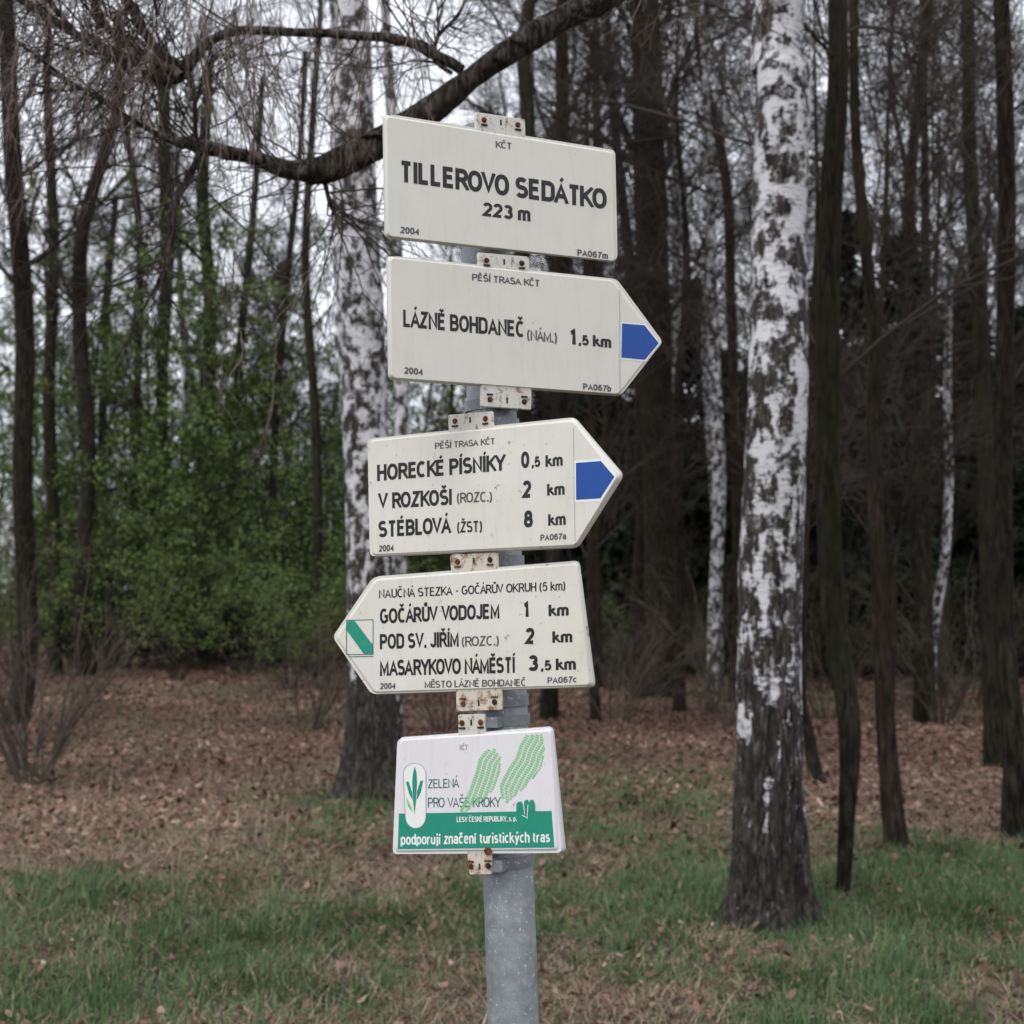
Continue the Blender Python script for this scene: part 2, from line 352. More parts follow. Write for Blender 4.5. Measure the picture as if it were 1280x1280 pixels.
blades('dry_grass', 150000, 4.2, 13, .46, .07, .0042, M['straw'], lambda x, y: .4 + .6 * np.clip(1.1 - grass_mask(x, y) * 1.3, 0, 1) * np.clip((12 - y) / 3, 0, 1), 1.3, 13, 'flattened straw coloured dead grass among the green')
def litter(n, ylo, yhi, wfac, size, seed, accept, name, label):
    r = np.random.default_rng(seed)
    y = np.sqrt(r.uniform(ylo ** 2, yhi ** 2, n)); x = r.uniform(-1, 1, n) * wfac * y
    k = accept(x, y) > r.uniform(0, 1, n); x, y = x[k], y[k]; n = len(x)
    az = r.uniform(0, 2 * np.pi, n); L = size * np.clip(r.lognormal(0, .3, n), .4, 1.5); W = L * r.uniform(.4, .65, n); c = L * r.uniform(-.05, .35, n)
    tx, ty = r.normal(0, .35, (2, n))
    out = np.array([[-.5, 0, 1], [-.2, -.5, .2], [.2, -.45, 0], [.5, 0, .8], [.2, .5, .1], [-.2, .45, .3]])
    X = out[:, 0][None] * L[:, None]; Y = out[:, 1][None] * W[:, None]; Z = out[:, 2][None] * c[:, None] + X * tx[:, None] + Y * ty[:, None] + .004 + np.abs(tx * L * .5)[:, None] + r.uniform(0, .02, n)[:, None]
    V = np.stack([x[:, None] + X * np.cos(az)[:, None] - Y * np.sin(az)[:, None], y[:, None] + X * np.sin(az)[:, None] + Y * np.cos(az)[:, None], gz(x, y)[:, None] + Z], -1)
    i = np.arange(n)[:, None] * 6; t = np.clip(r.beta(1.5, 1.7, n) * .75 + (fbm(x * .9, y * .6, 61) - .3) * .5, 0, 1)
    mb = MB(); mb.add(V, np.concatenate([i, i + 1, i + 2, i + 3], 1)); mb.t.append(t); mb.f.append(np.concatenate([i, i + 3, i + 4, i + 5], 1)); mb.t.append(t)
    return link(name, mb.mesh(name), M['litter'], kind='stuff', smooth=False, label=label, category='leaves')
litter(85000, 7.5, 24, .46, .05, 5, lambda x, y: .12 + .88 * np.clip((y - 8.2) / 2.0 + (fbm(x * .8, y * .8, 44) - .5) * 2, 0, 1), 'leaf_litter', 'reddish brown fallen leaves carpeting the wood floor')
litter(38000, 22, 48, .46, .085, 6, lambda x, y: .9 + 0 * x, 'far_leaf_litter', 'brown fallen leaves deep under the trees')
blades('tall_dry_grass', 9000, 7, 14, .46, .2, .004, M['straw'], lambda x, y: np.clip((-x - .9) * .8, 0, 1) * np.clip((fbm(x * 1.2, y * .8, 90) - .45) * 6, 0, 1), .5, 19, 'taller dry grass stems standing at the left edge of the clearing')
blades('grass_tufts', 60000, 4.2, 12, .46, .08, .0048, M['grass'], lambda x, y: grass_mask(x, y) * np.clip((fbm(x * 4.5, y * 3.5, 95) - .52) * 9, 0, 1), .45, 23, 'longer green grass tufts standing out of the short grass')
fr_ = np.random.default_rng(31); mbf = MB()
for q in range(420):
    y0 = math.sqrt(fr_.uniform(36, 700)); x0 = fr_.uniform(-.46, .46) * y0; a_ = fr_.uniform(0, 6.28); L_ = fr_.uniform(.15, .9); k_ = 7
    u_ = np.linspace(0, 1, k_); X_ = x0 + math.cos(a_) * L_ * u_ + np.cumsum(fr_.normal(0, .012, k_)); Y_ = y0 + math.sin(a_) * L_ * u_ + np.cumsum(fr_.normal(0, .012, k_))
    tubes(mbf, np.stack([X_, Y_, gz(X_, Y_) + .018 + fr_.uniform(0, .04) * u_], -1), np.linspace(1, .4, k_) * fr_.uniform(.003, .009), 4)
link('fallen_twigs', mbf.mesh('fallen_twigs'), M['shrub_twig'], kind='stuff', label='thin dead twigs lying on the fallen leaves', category='twigs')
litter(9000, 4.2, 9, .46, .036, 8, lambda x, y: np.clip(1.1 - grass_mask(x, y), .2, 1), 'scattered_leaves', 'pale dead leaves scattered over the grass')

# ------------------------------------------------------------------ signpost
def pole_x(py): return 602 + (py - 150) * .0354
PY = 1.95; PR = .038
p_top = at(pole_x(172), 172, PY); p_low = at(pole_x(1260), 1260, PY)
dirp = (p_low - p_top) / np.linalg.norm(p_low - p_top); p_bot = p_top + dirp * ((p_top[2] + .25) / -dirp[2])
post = thing('signpost', 'galvanised grey steel pole carrying the five trail signs', 'post', tuple(p_bot))
bm = bmesh.new()
n = 48; L = np.linalg.norm(p_top - p_bot)
rings = [(0, PR), (L - .002, PR), (L, PR - .002), (L, PR - .004), (L - .15, PR - .004)]
vs = [[bm.verts.new((r * math.cos(a), r * math.sin(a), z)) for a in [2 * math.pi * i / n for i in range(n)]] for z, r in rings]
for A, B in zip(vs, vs[1:]):
    for i in range(n): bm.faces.new((A[i], A[(i + 1) % n], B[(i + 1) % n], B[i]))
me = bpy.data.meshes.new('pole'); bm.to_mesh(me); bm.free()
po = link('pole', me, M['steel'], post); po.rotation_mode = 'QUATERNION'; po.rotation_quaternion = Vector(p_top - p_bot).to_track_quat('Z', 'Y')

# --- stroke lettering: glyphs on a 0..1 cap height, strokes as poly-lines
def arc(cx, cy, rx, ry, a0, a1, n=9):
    out = []
    for i in range(n + 1):
        a = math.radians(a0 + (a1 - a0) * i / n); c, s = math.cos(a), math.sin(a)
        out.append((cx + rx * math.copysign(abs(c) ** .9, c), cy + ry * math.copysign(abs(s) ** .9, s)))
    return out
def oval(w, h, y=0): return arc(w / 2, y + h / 2, w / 2, h / 2, 90, 450, 28)
G = {
 'A': (.56, [[(0, 0), (.28, 1), (.56, 0)], [(.11, .3), (.45, .3)]]),
 'B': (.5, [[(0, 0), (0, 1), (.27, 1)] + arc(.27, .76, .2, .24, 90, -90) + [(0, .52)], [(.2, .52), (.28, .52)] + arc(.28, .26, .22, .26, 90, -90) + [(0, 0)]]),
 'C': (.52, [arc(.27, .5, .27, .5, 52, 308, 16)]),
 'D': (.52, [[(0, 0), (0, 1), (.24, 1)] + arc(.24, .72, .28, .28, 90, 0, 6) + arc(.24, .28, .28, .28, 0, -90, 6) + [(0, 0)]]),
 'E': (.44, [[(.44, 1), (0, 1), (0, 0), (.45, 0)], [(0, .53), (.4, .53)]]),
 'G': (.55, [arc(.27, .5, .27, .5, 52, 270, 14) + [(.38, .02), (.53, .14), (.53, .48), (.3, .48)]]),
 'H': (.5, [[(0, 0), (0, 1)], [(.5, 0), (.5, 1)], [(0, .52), (.5, .52)]]),
 'I': (.02, [[(.01, 0), (.01, 1)]]),
 'J': (.36, [[(.36, 1), (.36, .26)] + arc(.18, .22, .18, .22, 0, -180, 9)]),
 'K': (.5, [[(0, 0), (0, 1)], [(.47, 1), (.02, .4)], [(.16, .58), (.5, 0)]]),
 'L': (.42, [[(0, 1), (0, 0), (.42, 0)]]),
 'M': (.6, [[(0, 0), (0, 1), (.3, .1), (.6, 1), (.6, 0)]]),
 'N': (.5, [[(0, 0), (0, 1), (.5, 0), (.5, 1)]]),
 'O': (.58, [oval(.58, 1)]),
 'P': (.48, [[(0, 0), (0, 1), (.26, 1)] + arc(.26, .73, .22, .27, 90, -90) + [(0, .46)]]),
 'R': (.5, [[(0, 0), (0, 1), (.26, 1)] + arc(.26, .74, .22, .26, 90, -90) + [(0, .48)], [(.26, .48), (.5, 0)]]),
 'S': (.49, [arc(.245, .75, .23, .25, 35, 270, 12)[:-1] + arc(.245, .25, .245, .26, 90, -150, 12)]),
 'T': (.5, [[(0, 1), (.5, 1)], [(.25, 1), (.25, 0)]]),
 'U': (.5, [[(0, 1), (0, .28)] + arc(.25, .26, .25, .26, 180, 360, 10) + [(.5, 1)]]),
 'V': (.54, [[(0, 1), (.27, 0), (.54, 1)]]),
 'W': (.8, [[(0, 1), (.2, 0), (.4, 1), (.6, 0), (.8, 1)]]),
 'Y': (.54, [[(0, 1), (.27, .42), (.54, 1)], [(.27, .42), (.27, 0)]]),
 'Z': (.48, [[(.02, 1), (.46, 1), (0, 0), (.48, 0)]]),
 '0': (.46, [oval(.46, 1)]),
 '1': (.3, [[(.02, .76), (.14, .82), (.23, 1), (.23, 0)]]),
 '2': (.46, [arc(.23, .73, .22, .27, 165, -35, 10) + [(0, 0), (.47, 0)]]),
 '3': (.46, [arc(.22, .76, .2, .24, 155, -90, 10), arc(.22, .26, .23, .27, 90, -155, 11)]),
 '4': (.5, [[(.38, 0), (.38, 1), (0, .3), (.5, .3)]]),
 '5': (.46, [[(.42, 1), (.1, 1), (.04, .5)] + arc(.22, .31, .23, .32, 120, -150, 11)]),
 '6': (.46, [arc(.23, .31, .22, .31, 0, 360, 16), arc(.27, .5, .26, .5, 50, 200, 9)]),
 '7': (.45, [[(0, 1), (.45, 1), (.2, .4), (.14, 0)]]),
 '8': (.46, [arc(.23, .755, .19, .235, -90, 270, 14), arc(.23, .26, .23, .265, 90, 450, 16)]),
 'a': (.4, [arc(.2, .52, .18, .2, 160, 0, 7) + [(.38, 0)], arc(.19, .2, .19, .2, 90, 450, 12)]),
 'b': (.4, [[(0, 1), (0, 0)], arc(.2, .36, .2, .36, 0, 360, 14)]),
 'c': (.38, [arc(.2, .36, .2, .36, 50, 310, 12)]),
 'd': (.4, [[(.4, 1), (.4, 0)], arc(.2, .36, .2, .36, 0, 360, 14)]),
 'e': (.42, [[(.02, .38), (.41, .38)] + arc(.21, .36, .2, .36, 0, 315, 12)]),
 'h': (.38, [[(0, 0), (0, 1)], [(0, .5)] + arc(.19, .5, .19, .22, 150, 0, 6) + [(.38, 0)]]),
 'i': (.02, [[(.01, 0), (.01, .72)], [(.01, .9), (.01, 1)]]), 'í': (.1, [[(.03, 0), (.03, .72)], [(.0, .86), (.12, 1.04)]]),
 'j': (.12, [[(.1, .72), (.1, -.15), (.0, -.26)], [(.1, .9), (.1, 1)]]),
 'k': (.38, [[(0, 0), (0, 1)], [(.35, .72), (.01, .3)], [(.12, .45), (.38, 0)]]),
 'm': (.66, [[(0, 0), (0, .72)], [(0, .5)] + arc(.17, .52, .16, .2, 150, 0, 6) + [(.33, 0)], [(.33, .5)] + arc(.5, .52, .16, .2, 150, 0, 6) + [(.66, 0)]]),
 'n': (.36, [[(0, 0), (0, .72)], [(0, .5)] + arc(.18, .52, .18, .2, 150, 0, 6) + [(.36, 0)]]),
 'o': (.4, [oval(.4, .72)]),
 'p': (.4, [[(0, .72), (0, -.28)], arc(.2, .36, .2, .36, 0, 360, 14)]),
 'r': (.24, [[(0, 0), (0, .72)], [(0, .48), (.1, .68), (.24, .7)]]),
 's': (.34, [arc(.17, .54, .15, .18, 35, 270, 9)[:-1] + arc(.17, .18, .17, .18, 90, -150, 9)]),
 't': (.24, [[(.08, .95), (.08, .14), (.16, .02), (.24, .02)], [(0, .7), (.24, .7)]]),
 'u': (.36, [[(0, .72), (0, .2)] + arc(.18, .2, .18, .2, 180, 360, 6) + [(.36, .72)], [(.36, .2), (.36, 0)]]),
 'y': (.38, [[(0, .72), (.19, .04)], [(.38, .72), (.19, .04), (.12, -.24), (.02, -.28)]]),
 'z': (.34, [[(.01, .72), (.33, .72), (0, 0), (.35, 0)]]),
 '(': (.16, [arc(.36, .42, .34, .72, 125, 235, 8)]), ')': (.16, [arc(-.2, .42, .34, .72, 55, -55, 8)]),
 '.': (.04, [[(.02, 0), (.02, .13)]]), ',': (.06, [[(.05, .14), (.05, .0), (-.03, -.26)]]), '-': (.22, [[(0, .42), (.22, .42)]]), ' ': (.2, []), '+': (.4, [[(0, .5), (.4, .5)], [(.2, .3), (.2, .7)]]),
}
def accent(base, kind):
    w, st = G[base]; c = w / 2 if base not in 'J' else w
    top = 1.0 if base.isupper() else .72
    if kind == 'v': a = [[(c - .15, top + .42), (c, top + .24), (c + .15, top + .42)]]
    elif kind == "'": a = [[(c - .03, top + .22), (c + .1, top + .42)]]
    else: a = [arc(c, top + .3, .09, .09, 0, 360, 10)]
    return (w, st + a)
for ch, b_, k in [('Á', 'A', "'"), ('Č', 'C', 'v'), ('É', 'E', "'"), ('Ě', 'E', 'v'), ('Í', 'I', "'"), ('Ř', 'R', 'v'), ('Š', 'S', 'v'), ('Ů', 'U', 'o'), ('Ž', 'Z', 'v'), ('č', 'c', 'v'), ('ý', 'y', "'")]:
    G[ch] = accent(b_, k)
def layout(text, t):
    """list of strokes in (0..W, 0..1) and total width; t = stroke thickness"""
    x = t / 2; out = []; gap = t + .035
    KERN = {'LT', 'TA', 'AT', 'ÁT', 'TÁ', 'VA', 'AV', 'VÁ', 'LÁ', 'LA', 'KO', 'RO', 'OV', 'VO', 'ÁZ', 'KY', 'RY', 'YK', 'DÁ', 'ČÁ', 'ÁR', 'RA', 'KA', 'ŮV', 'LO', 'TK', 'ĚS', 'ÁM', 'NÁ', 'SA', 'AS', 'ČT', 'EC', 'KČ', 'KÉ'}
    for i_, ch in enumerate(text):
        if i_ and text[i_ - 1:i_ + 1] in KERN: x -= .075
        w, st = G[ch]
        for s in st: out.append([(x + a, t / 2 + b * (1 - t)) for a, b in s])
        x += w + gap if ch != ' ' else w + .1
    return out, x - gap + t / 2
def ribbon(line, t):
    """mitred left and right edges of a stroke"""
    p = [np.array(q, float) for i, q in enumerate(line) if i == 0 or math.dist(q, line[i - 1]) > 1e-6]
    closed = len(p) > 4 and np.linalg.norm(p[0] - p[-1]) < 1e-4
    L_, R_ = [], []
    for i in range(len(p)):
        a = p[i - 1] if i > 0 else (p[-2] if closed else None); c = p[i + 1] if i < len(p) - 1 else (p[1] if closed else None)
        d0 = nrm(p[i] - a) if a is not None else None; d1 = nrm(c - p[i]) if c is not None else None
        if d0 is None: d0 = d1
        if d1 is None: d1 = d0
        n0 = np.array([-d0[1], d0[0]]); n1 = np.array([-d1[1], d1[0]]); m_ = nrm(n0 + n1) if np.linalg.norm(n0 + n1) > .2 else n1
        k = min(1 / max(np.dot(m_, n1), .35), 2.2)
        L_.append(p[i] + m_ * t / 2 * k); R_.append(p[i] - m_ * t / 2 * k)
    return L_, R_

class Plane:
    def __init__(s, py, yaw, off=.03, roll=2.0):
        ax = at(pole_x(py), py, PY); y = math.radians(yaw); r = math.radians(roll)
        s.n = np.array([math.sin(y), -math.cos(y), 0]); u = np.array([math.cos(y), math.sin(y), 0]); v = np.array([0, 0, 1.])
        s.u = u * math.cos(r) + v * math.sin(r); s.v = v * math.cos(r) - u * math.sin(r)
        s.o = ax + s.n * (PR + off)
    def loc(s, px, py, back=0.0):
        """local (u, v, w) of the sheet point seen at that place of the photograph"""
        d = ray(px, py); o = s.o - s.n * back
        t = np.dot(o - CAM, s.n) / np.dot(d, s.n); X = CAM + d * t - s.o
        return np.array([np.dot(X, s.u), np.dot(X, s.v), np.dot(X, s.n)])
def round_poly(P, r, seg=4):
    out = []; N = len(P)
    for i in range(N):
        p = P[i]; a = P[i - 1] - p; b_ = P[(i + 1) % N] - p
        la, lb = np.linalg.norm(a), np.linalg.norm(b_); q = min(r, la * .4, lb * .4); A = p + a / la * q; B = p + b_ / lb * q
        for k in range(seg + 1):
            t = k / seg; out.append((1 - t) ** 2 * A + 2 * t * (1 - t) * p + t * t * B)
    return out
def from_local(name, V, F, m, parent, smooth=False, **kw):
    me = bpy.data.meshes.new(name); me.from_pydata([tuple(v) for v in V], [], F); me.update(); return link(name, me, m, parent, smooth=smooth, **kw)
def panel(parent, pl, front, outer, depth, m, radius=.006):
    f = round_poly([pl.loc(*p) for p in front], radius); o = round_poly([pl.loc(*p, back=depth) for p in outer], radius * 1.4)
    cf = np.mean(f, 0); N = len(f); rings = [f]
    mid = [a * .72 + b_ * .28 for a, b_ in zip(f, o)]
    mid = [np.array([q[0], q[1], -depth * .12]) for q in mid]; rings.append(mid)
    mid2 = [np.array([a[0] * .25 + b_[0] * .75, a[1] * .25 + b_[1] * .75, -depth * .5]) for a, b_ in zip(f, o)]; rings.append(mid2)
    rings.append(o)
    co = np.mean(o, 0); rings.append([co + (q - co) * .985 + np.array([0, 0, 0]) for q in o]); rings.append([co + (q - co) * .98 + np.array([0, 0, depth * .8]) for q in o])
    V = []; F = []
    for r in rings: V += list(r)
    for k in range(len(rings) - 1):
        for i in range(N): F.append((k * N + i, k * N + (i + 1) % N, (k + 1) * N + (i + 1) % N, (k + 1) * N + i))
    F.append(tuple(range(N))[::-1]); F.append(tuple(range(5 * N, 6 * N)))
    ob = from_local('panel', V, F, m, parent)
    bm = bmesh.new(); bm.from_mesh(ob.data); bmesh.ops.recalc_face_normals(bm, faces=bm.faces); bm.to_mesh(ob.data); bm.free()
    ob.data.polygons.foreach_set('use_smooth', [len(p.vertices) == 4 for p in ob.data.polygons])
    return ob
LIFT = [0]
def lettering(parent, pl, text, x0, y0, x1, y1, h, t=.17, m='ink', sl=(.01, .01), xr=(0, 1), h1=None):
    """one line of print: baseline from (x0,y0) to (x1,y1), capital height h"""
    t *= 1.18; st, W = layout(text, t); V = []; F = []; h1 = h1 or h
    for k, s in enumerate(st):
        s = list(s); inside = min(q[1] for q in s) > -.01 and max(q[1] for q in s) < 1.01
        if math.dist(s[0], s[-1]) > .02:                      # square the free ends off on the base and cap lines
            for e, q in ((0, 1), (-1, -2)):
                dx, dy = s[e][0] - s[q][0], s[e][1] - s[q][1]; l_ = math.hypot(dx, dy)
                if (abs(s[e][1] - t / 2) < .012 or abs(s[e][1] - 1 + t / 2) < .012) and abs(dy) > .5 * l_: s[e] = (s[e][0] + dx / l_ * t * .55 / abs(dy / l_), s[e][1] + dy / l_ * t * .55 / abs(dy / l_))
        A, B = ribbon(s, t * (.72 if min(q[1] for q in s) > .98 else 1)); base = len(V); lift = .0003 + .000012 * (k % 9)
        if inside and len(s) < 30:
            A = [(q[0], min(1, max(0, q[1]))) for q in A]; B = [(q[0], min(1, max(0, q[1]))) for q in B]
        for a, b_ in zip(A, B):
            for q in (a, b_):
                u = q[0] / W; hh = h + (h1 - h) * u
                px = x0 + (x1 - x0) * u - sl[0] * hh * q[1] * (1 - u) - sl[1] * hh * q[1] * u; py = y0 + (y1 - y0) * u - hh * q[1]
                v = pl.loc(px, py); v[2] = lift; V.append(v)
        for i in range(len(A) - 1): F.append((base + 2 * i, base + 2 * i + 1, base + 2 * i + 3, base + 2 * i + 2))
    return from_local('lettering', V, F, M[m], parent)
def patch(parent, pl, name, pts, m, lift=.0003, back=0):
    V = []
    for p in pts: v = pl.loc(*p); v[2] = lift; V.append(v)
    return from_local(name, V, [tuple(range(len(V)))], M[m], parent)
def lines(parent, pl, name, paths, wpx, m, lift=.0006):
    V = []; F = []
    for k, s in enumerate(paths):
        A, B = ribbon(s, wpx); base = len(V)
        for a, b_ in zip(A, B):
            for q in (a, b_): v = pl.loc(*q); v[2] = lift + .00001 * (k % 9); V.append(v)
        for i in range(len(A) - 1): F.append((base + 2 * i, base + 2 * i + 1, base + 2 * i + 3, base + 2 * i + 2))
    return from_local(name, V, F, M[m], parent)
def box_local(V, F, c, hx, hy, hz):
    b_ = len(V)
    for dz in (-hz, hz):
        for dx, dy in ((-hx, -hy), (hx, -hy), (hx, hy), (-hx, hy)): V.append((c[0] + dx, c[1] + dy, c[2] + dz))
    F += [(b_, b_ + 3, b_ + 2, b_ + 1), (b_ + 4, b_ + 5, b_ + 6, b_ + 7)] + [(b_ + i, b_ + (i + 1) % 4, b_ + 4 + (i + 1) % 4, b_ + 4 + i) for i in range(4)]
def disc(c, r, z0, z1, n=10, rot=0):
    V = []; F = []
    for z in (z0, z1):
        for i in range(n): a = 2 * math.pi * i / n + rot; V.append((c[0] + r * math.cos(a), c[1] + r * math.sin(a), z))
    F.append(tuple(range(n, 2 * n)))
    for i in range(n): F.append((i, (i + 1) % n, n + (i + 1) % n, n + i))
    return V, F
def bracket(parent, pl, quad, up, m='bracket', wide=3, back=.004, seed=0):
    """flat plate peeping out beyond the edge of the sign, with a slot and two bolts, clamped round the pole"""
    tl, tr, br, bl = [pl.loc(*p, back=back) for p in quad]
    ext = .03; dv = np.array([0, ext, 0])
    if up: q = [tl, tr, br - dv, bl - dv]
    else: q = [tl + dv, tr + dv, br, bl]
    P = round_poly([np.array(a) for a in q], .003, 3); N = len(P); cc = np.mean(P, 0)
    w0 = P[0][2]
    rings = [[np.array([p[0], p[1], w0]) * 1.0 for p in P]]
    inn = [np.array([cc[0] + (p[0] - cc[0]) * .965, cc[1] + (p[1] - cc[1]) * .965, w0 + .0015]) for p in P]
    bk = [np.array([p[0], p[1], w0 - .003]) for p in P]
    V = inn + rings[0] + bk; F = [tuple(range(N))]
    for k in range(2):
        for i in range(N): F.append((k * N + i, k * N + (i + 1) % N, (k + 1) * N + (i + 1) % N, (k + 1) * N + i))
    F.append(tuple(range(2 * N, 3 * N))[::-1])
    br_ = from_local('bracket', V, F, M[m], parent)
    bm = bmesh.new(); bm.from_mesh(br_.data); bmesh.ops.recalc_face_normals(bm, faces=bm.faces); bm.to_mesh(br_.data); bm.free()
    c = np.mean([tl, tr, br, bl], 0); du = (tr - tl) * .5
    # slot
    V = []; F = []; box_local(V, F, (c[0], c[1], w0 + .0016), .0014, .0042, .0003); from_local('slot', V, F, M['dark_metal'], br_)
    offs = (-.68, .68)[:wide - 1]
    for sgn in offs:
        cx, cy = c[0] + du[0] * sgn, c[1] + du[1] * sgn
        V, F = disc((cx, cy), .0042, w0 + .0012, w0 + .0025, 12); V2, F2 = disc((cx + .0006, cy - .0004), .0028, w0 + .002, w0 + .0055, 6, seed)
        b0 = len(V); V += V2; F += [tuple(i + b0 for i in f) for f in F2]
        from_local('bolt', V, F, M['dark_metal' if (seed + sgn) > 1 else 'rust'], br_)
        # bent lug beneath the bolt
        V = []; F = []; box_local(V, F, (cx, cy - (.0075 if up else -.0075), w0 + .002), .005, .0012, .0016); from_local('lug', V, F, M['rust' if m == 'bracket_rust' else 'dark_metal'], br_)
    # spacer block and band around the pole
    V = []; F = []; by = c[1]
    box_local(V, F, (0, by, (w0 - .003 - .03) / 2 - .0005), .016, .008, (.03 - .003 + w0) / 2 + .0005)
    from_local('spacer', V, F, M['steel'], br_)
    V = []; F = []; n = 28; r0, r1 = PR + .0005, PR + .003
    cz = -(.03 + PR)
    for i in range(n):
        a = 2 * math.pi * i / n
        for r in (r0, r1):
            for hh in (-.008, .008): V.append((r * math.sin(a), by + hh, cz + r * math.cos(a)))
    for i in range(n):
        a = 4 * i; b2 = 4 * ((i + 1) % n)
        F += [(a + 2, b2 + 2, b2 + 3, a + 3), (a, a + 1, b2 + 1, b2), (a + 1, a + 3, b2 + 3, b2 + 1), (a, b2, b2 + 2, a + 2)]
    from_local('clamp_band', V, F, M['steel'], br_)
    return br_
def sign(name, label, pl, grp='trail signs clamped to the pole'):
    o = thing(name, label, 'sign', tuple(pl.o), grp)
    import mathutils
    Mx = mathutils.Matrix((pl.u, pl.v, pl.n)).transposed(); o.rotation_mode = 'QUATERNION'; o.rotation_quaternion = Mx.to_quaternion(); return o

# sign 1: place name
p1 = Plane(235, 27); s = sign('trail_sign', 'topmost cream rectangular sign reading TILLEROVO SEDÁTKO 223 m', p1)
panel(s, p1, [(484, 146.5), (765, 191.5), (768, 326), (486, 294.5)], [(478, 143.5), (767, 189.5), (770, 328), (480.5, 298)], .014, M['cream'])
a = (.0, .015)
lettering(s, p1, 'KČT', 619.5, 184.5, 640, 187, 8.3, .15, 'ink_worn')
lettering(s, p1, 'TILLEROVO SEDÁTKO', 499.5, 227, 758.5, 262, 27, .185, h1=25.5)
lettering(s, p1, '223 m', 603.5, 270, 663, 277, 17.5, .19)
lettering(s, p1, '2004', 500.5, 291.5, 524.5, 294, 8.5, .2, 'ink_worn'); lettering(s, p1, 'PA067m', 721.5, 319.5, 760, 324, 8, .19, 'ink_worn')
bracket(s, p1, [(594, 140), (656, 149), (657, 167.5), (594, 158)], True, seed=.3)
# sign 2
p2 = Plane(405, 28); s = sign('trail_sign.001', 'upper cream arrow sign reading LÁZNĚ BOHDANEČ with blue tip pointing right', p2)
panel(s, p2, [(489, 323), (765, 352), (822, 429), (772, 492), (490, 471.5)], [(482.5, 320), (768, 349.5), (826.5, 429), (774.5, 495.5), (485, 475)], .014, M['cream'])
lettering(s, p2, 'PĚŠÍ TRASA KČT', 590, 350.6, 675, 358.6, 8.6, .16, 'ink_worn')
lettering(s, p2, 'LÁZNĚ BOHDANEČ', 504, 408.5, 656, 422, 21.5, .17, h1=20.5)
lettering(s, p2, '(NÁM.)', 658.5, 425, 696.5, 429, 13.5, .14, 'ink_worn')
lettering(s, p2, '1', 711, 430, 721, 431, 20.5, .22); lettering(s, p2, ',5', 723, 431.2, 736, 432.2, 13, .2); lettering(s, p2, 'km', 741, 432.8, 764, 435, 14, .2)
lettering(s, p2, '2004', 505.3, 467.3, 529, 469.3, 8.6, .2, 'ink_worn'); lettering(s, p2, 'PA067b', 728.8, 487, 764, 490, 8, .19, 'ink_worn')
patch(s, p2, 'marker_border', [(775.8, 402.5), (806, 404.8), (825, 429), (807, 452), (775.2, 449.2)], 'wprint', .0003)
patch(s, p2, 'blue_marker', [(777.3, 404.3), (805.4, 406.6), (823.2, 429), (806, 449.8), (776.5, 447)], 'blue', .0006)
lines(s, p2, 'seam', [[(774.5, 362), (774.8, 492)]], .5, 'ink_pale')
bracket(s, p2, [(597, 315.5), (661.5, 321), (661.5, 339.5), (597, 334.5)], True, seed=1.1); bracket(s, p2, [(602, 489.5), (665, 494), (664, 512.5), (601, 508)], False, seed=.5)
# sign 3
p3 = Plane(610, -29); s = sign('trail_sign.002', 'cream arrow sign listing HORECKÉ PÍSNÍKY first, blue tip pointing right', p3)
panel(s, p3, [(465.5, 552), (715.5, 527), (770.5, 597), (719, 680.5), (467.5, 692.5)], [(461.5, 548.5), (719, 521.5), (780.5, 594), (723, 685), (464.5, 697)], .014, M['cream_chip'])
lettering(s, p3, 'PĚŠÍ TRASA KČT', 543.8, 561.6, 619, 555.3, 8, .15, 'ink_worn')
lettering(s, p3, 'HORECKÉ PÍSNÍKY', 471.5, 601.5, 632, 588, 20.5, .175)
lettering(s, p3, '0', 651.5, 585.5, 661.8, 585, 21, .2); lettering(s, p3, ',5', 664.5, 584.3, 675.5, 583.6, 13.5, .19); lettering(s, p3, 'km', 682, 583.6, 703.5, 581.8, 14.5, .18)
lettering(s, p3, 'V ROZKOŠI', 473, 636.6, 565, 631, 20, .175); lettering(s, p3, '(ROZC.)', 571, 629, 615.5, 627, 13, .14, 'ink_worn')
lettering(s, p3, '2', 653.5, 622.8, 664.3, 622.2, 22, .2); lettering(s, p3, 'km', 684, 619.6, 706, 618.2, 14.5, .18)
lettering(s, p3, 'STÉBLOVÁ', 473, 671.8, 564, 666.3, 20.5, .175); lettering(s, p3, '(ŽST)', 571.3, 666, 603, 664.6, 14, .15, 'ink')
lettering(s, p3, '8', 655, 659.6, 666.3, 659, 21.5, .2); lettering(s, p3, 'km', 685.3, 657.3, 707.3, 655.8, 14.5, .18)
lettering(s, p3, '2004', 473.8, 690, 492.8, 688.6, 8.3, .2, 'ink_worn'); lettering(s, p3, 'PA067a', 675.5, 676.2, 708, 674, 8, .18, 'ink_worn')
lines(s, p3, 'scratch', [[(634.5, 553.3), (638.5, 552.8)], [(636.4, 550.5), (636.7, 555.5)]], .8, 'ink_pale')
patch(s, p3, 'marker_border', [(717.8, 575.8), (752.5, 573.4), (770.8, 596), (752, 626.5), (718.5, 628)], 'wprint', .0003)
patch(s, p3, 'blue_marker', [(720, 578.7), (751.2, 576.3), (768.2, 596), (750.5, 623), (720.3, 624.8)], 'blue', .0006)
lines(s, p3, 'seam', [[(716.8, 535), (719, 676)]], .5, 'ink_pale')
bracket(s, p3, [(560.3, 518.8), (616, 514), (617, 531), (561, 536.5)], True, seed=.2)
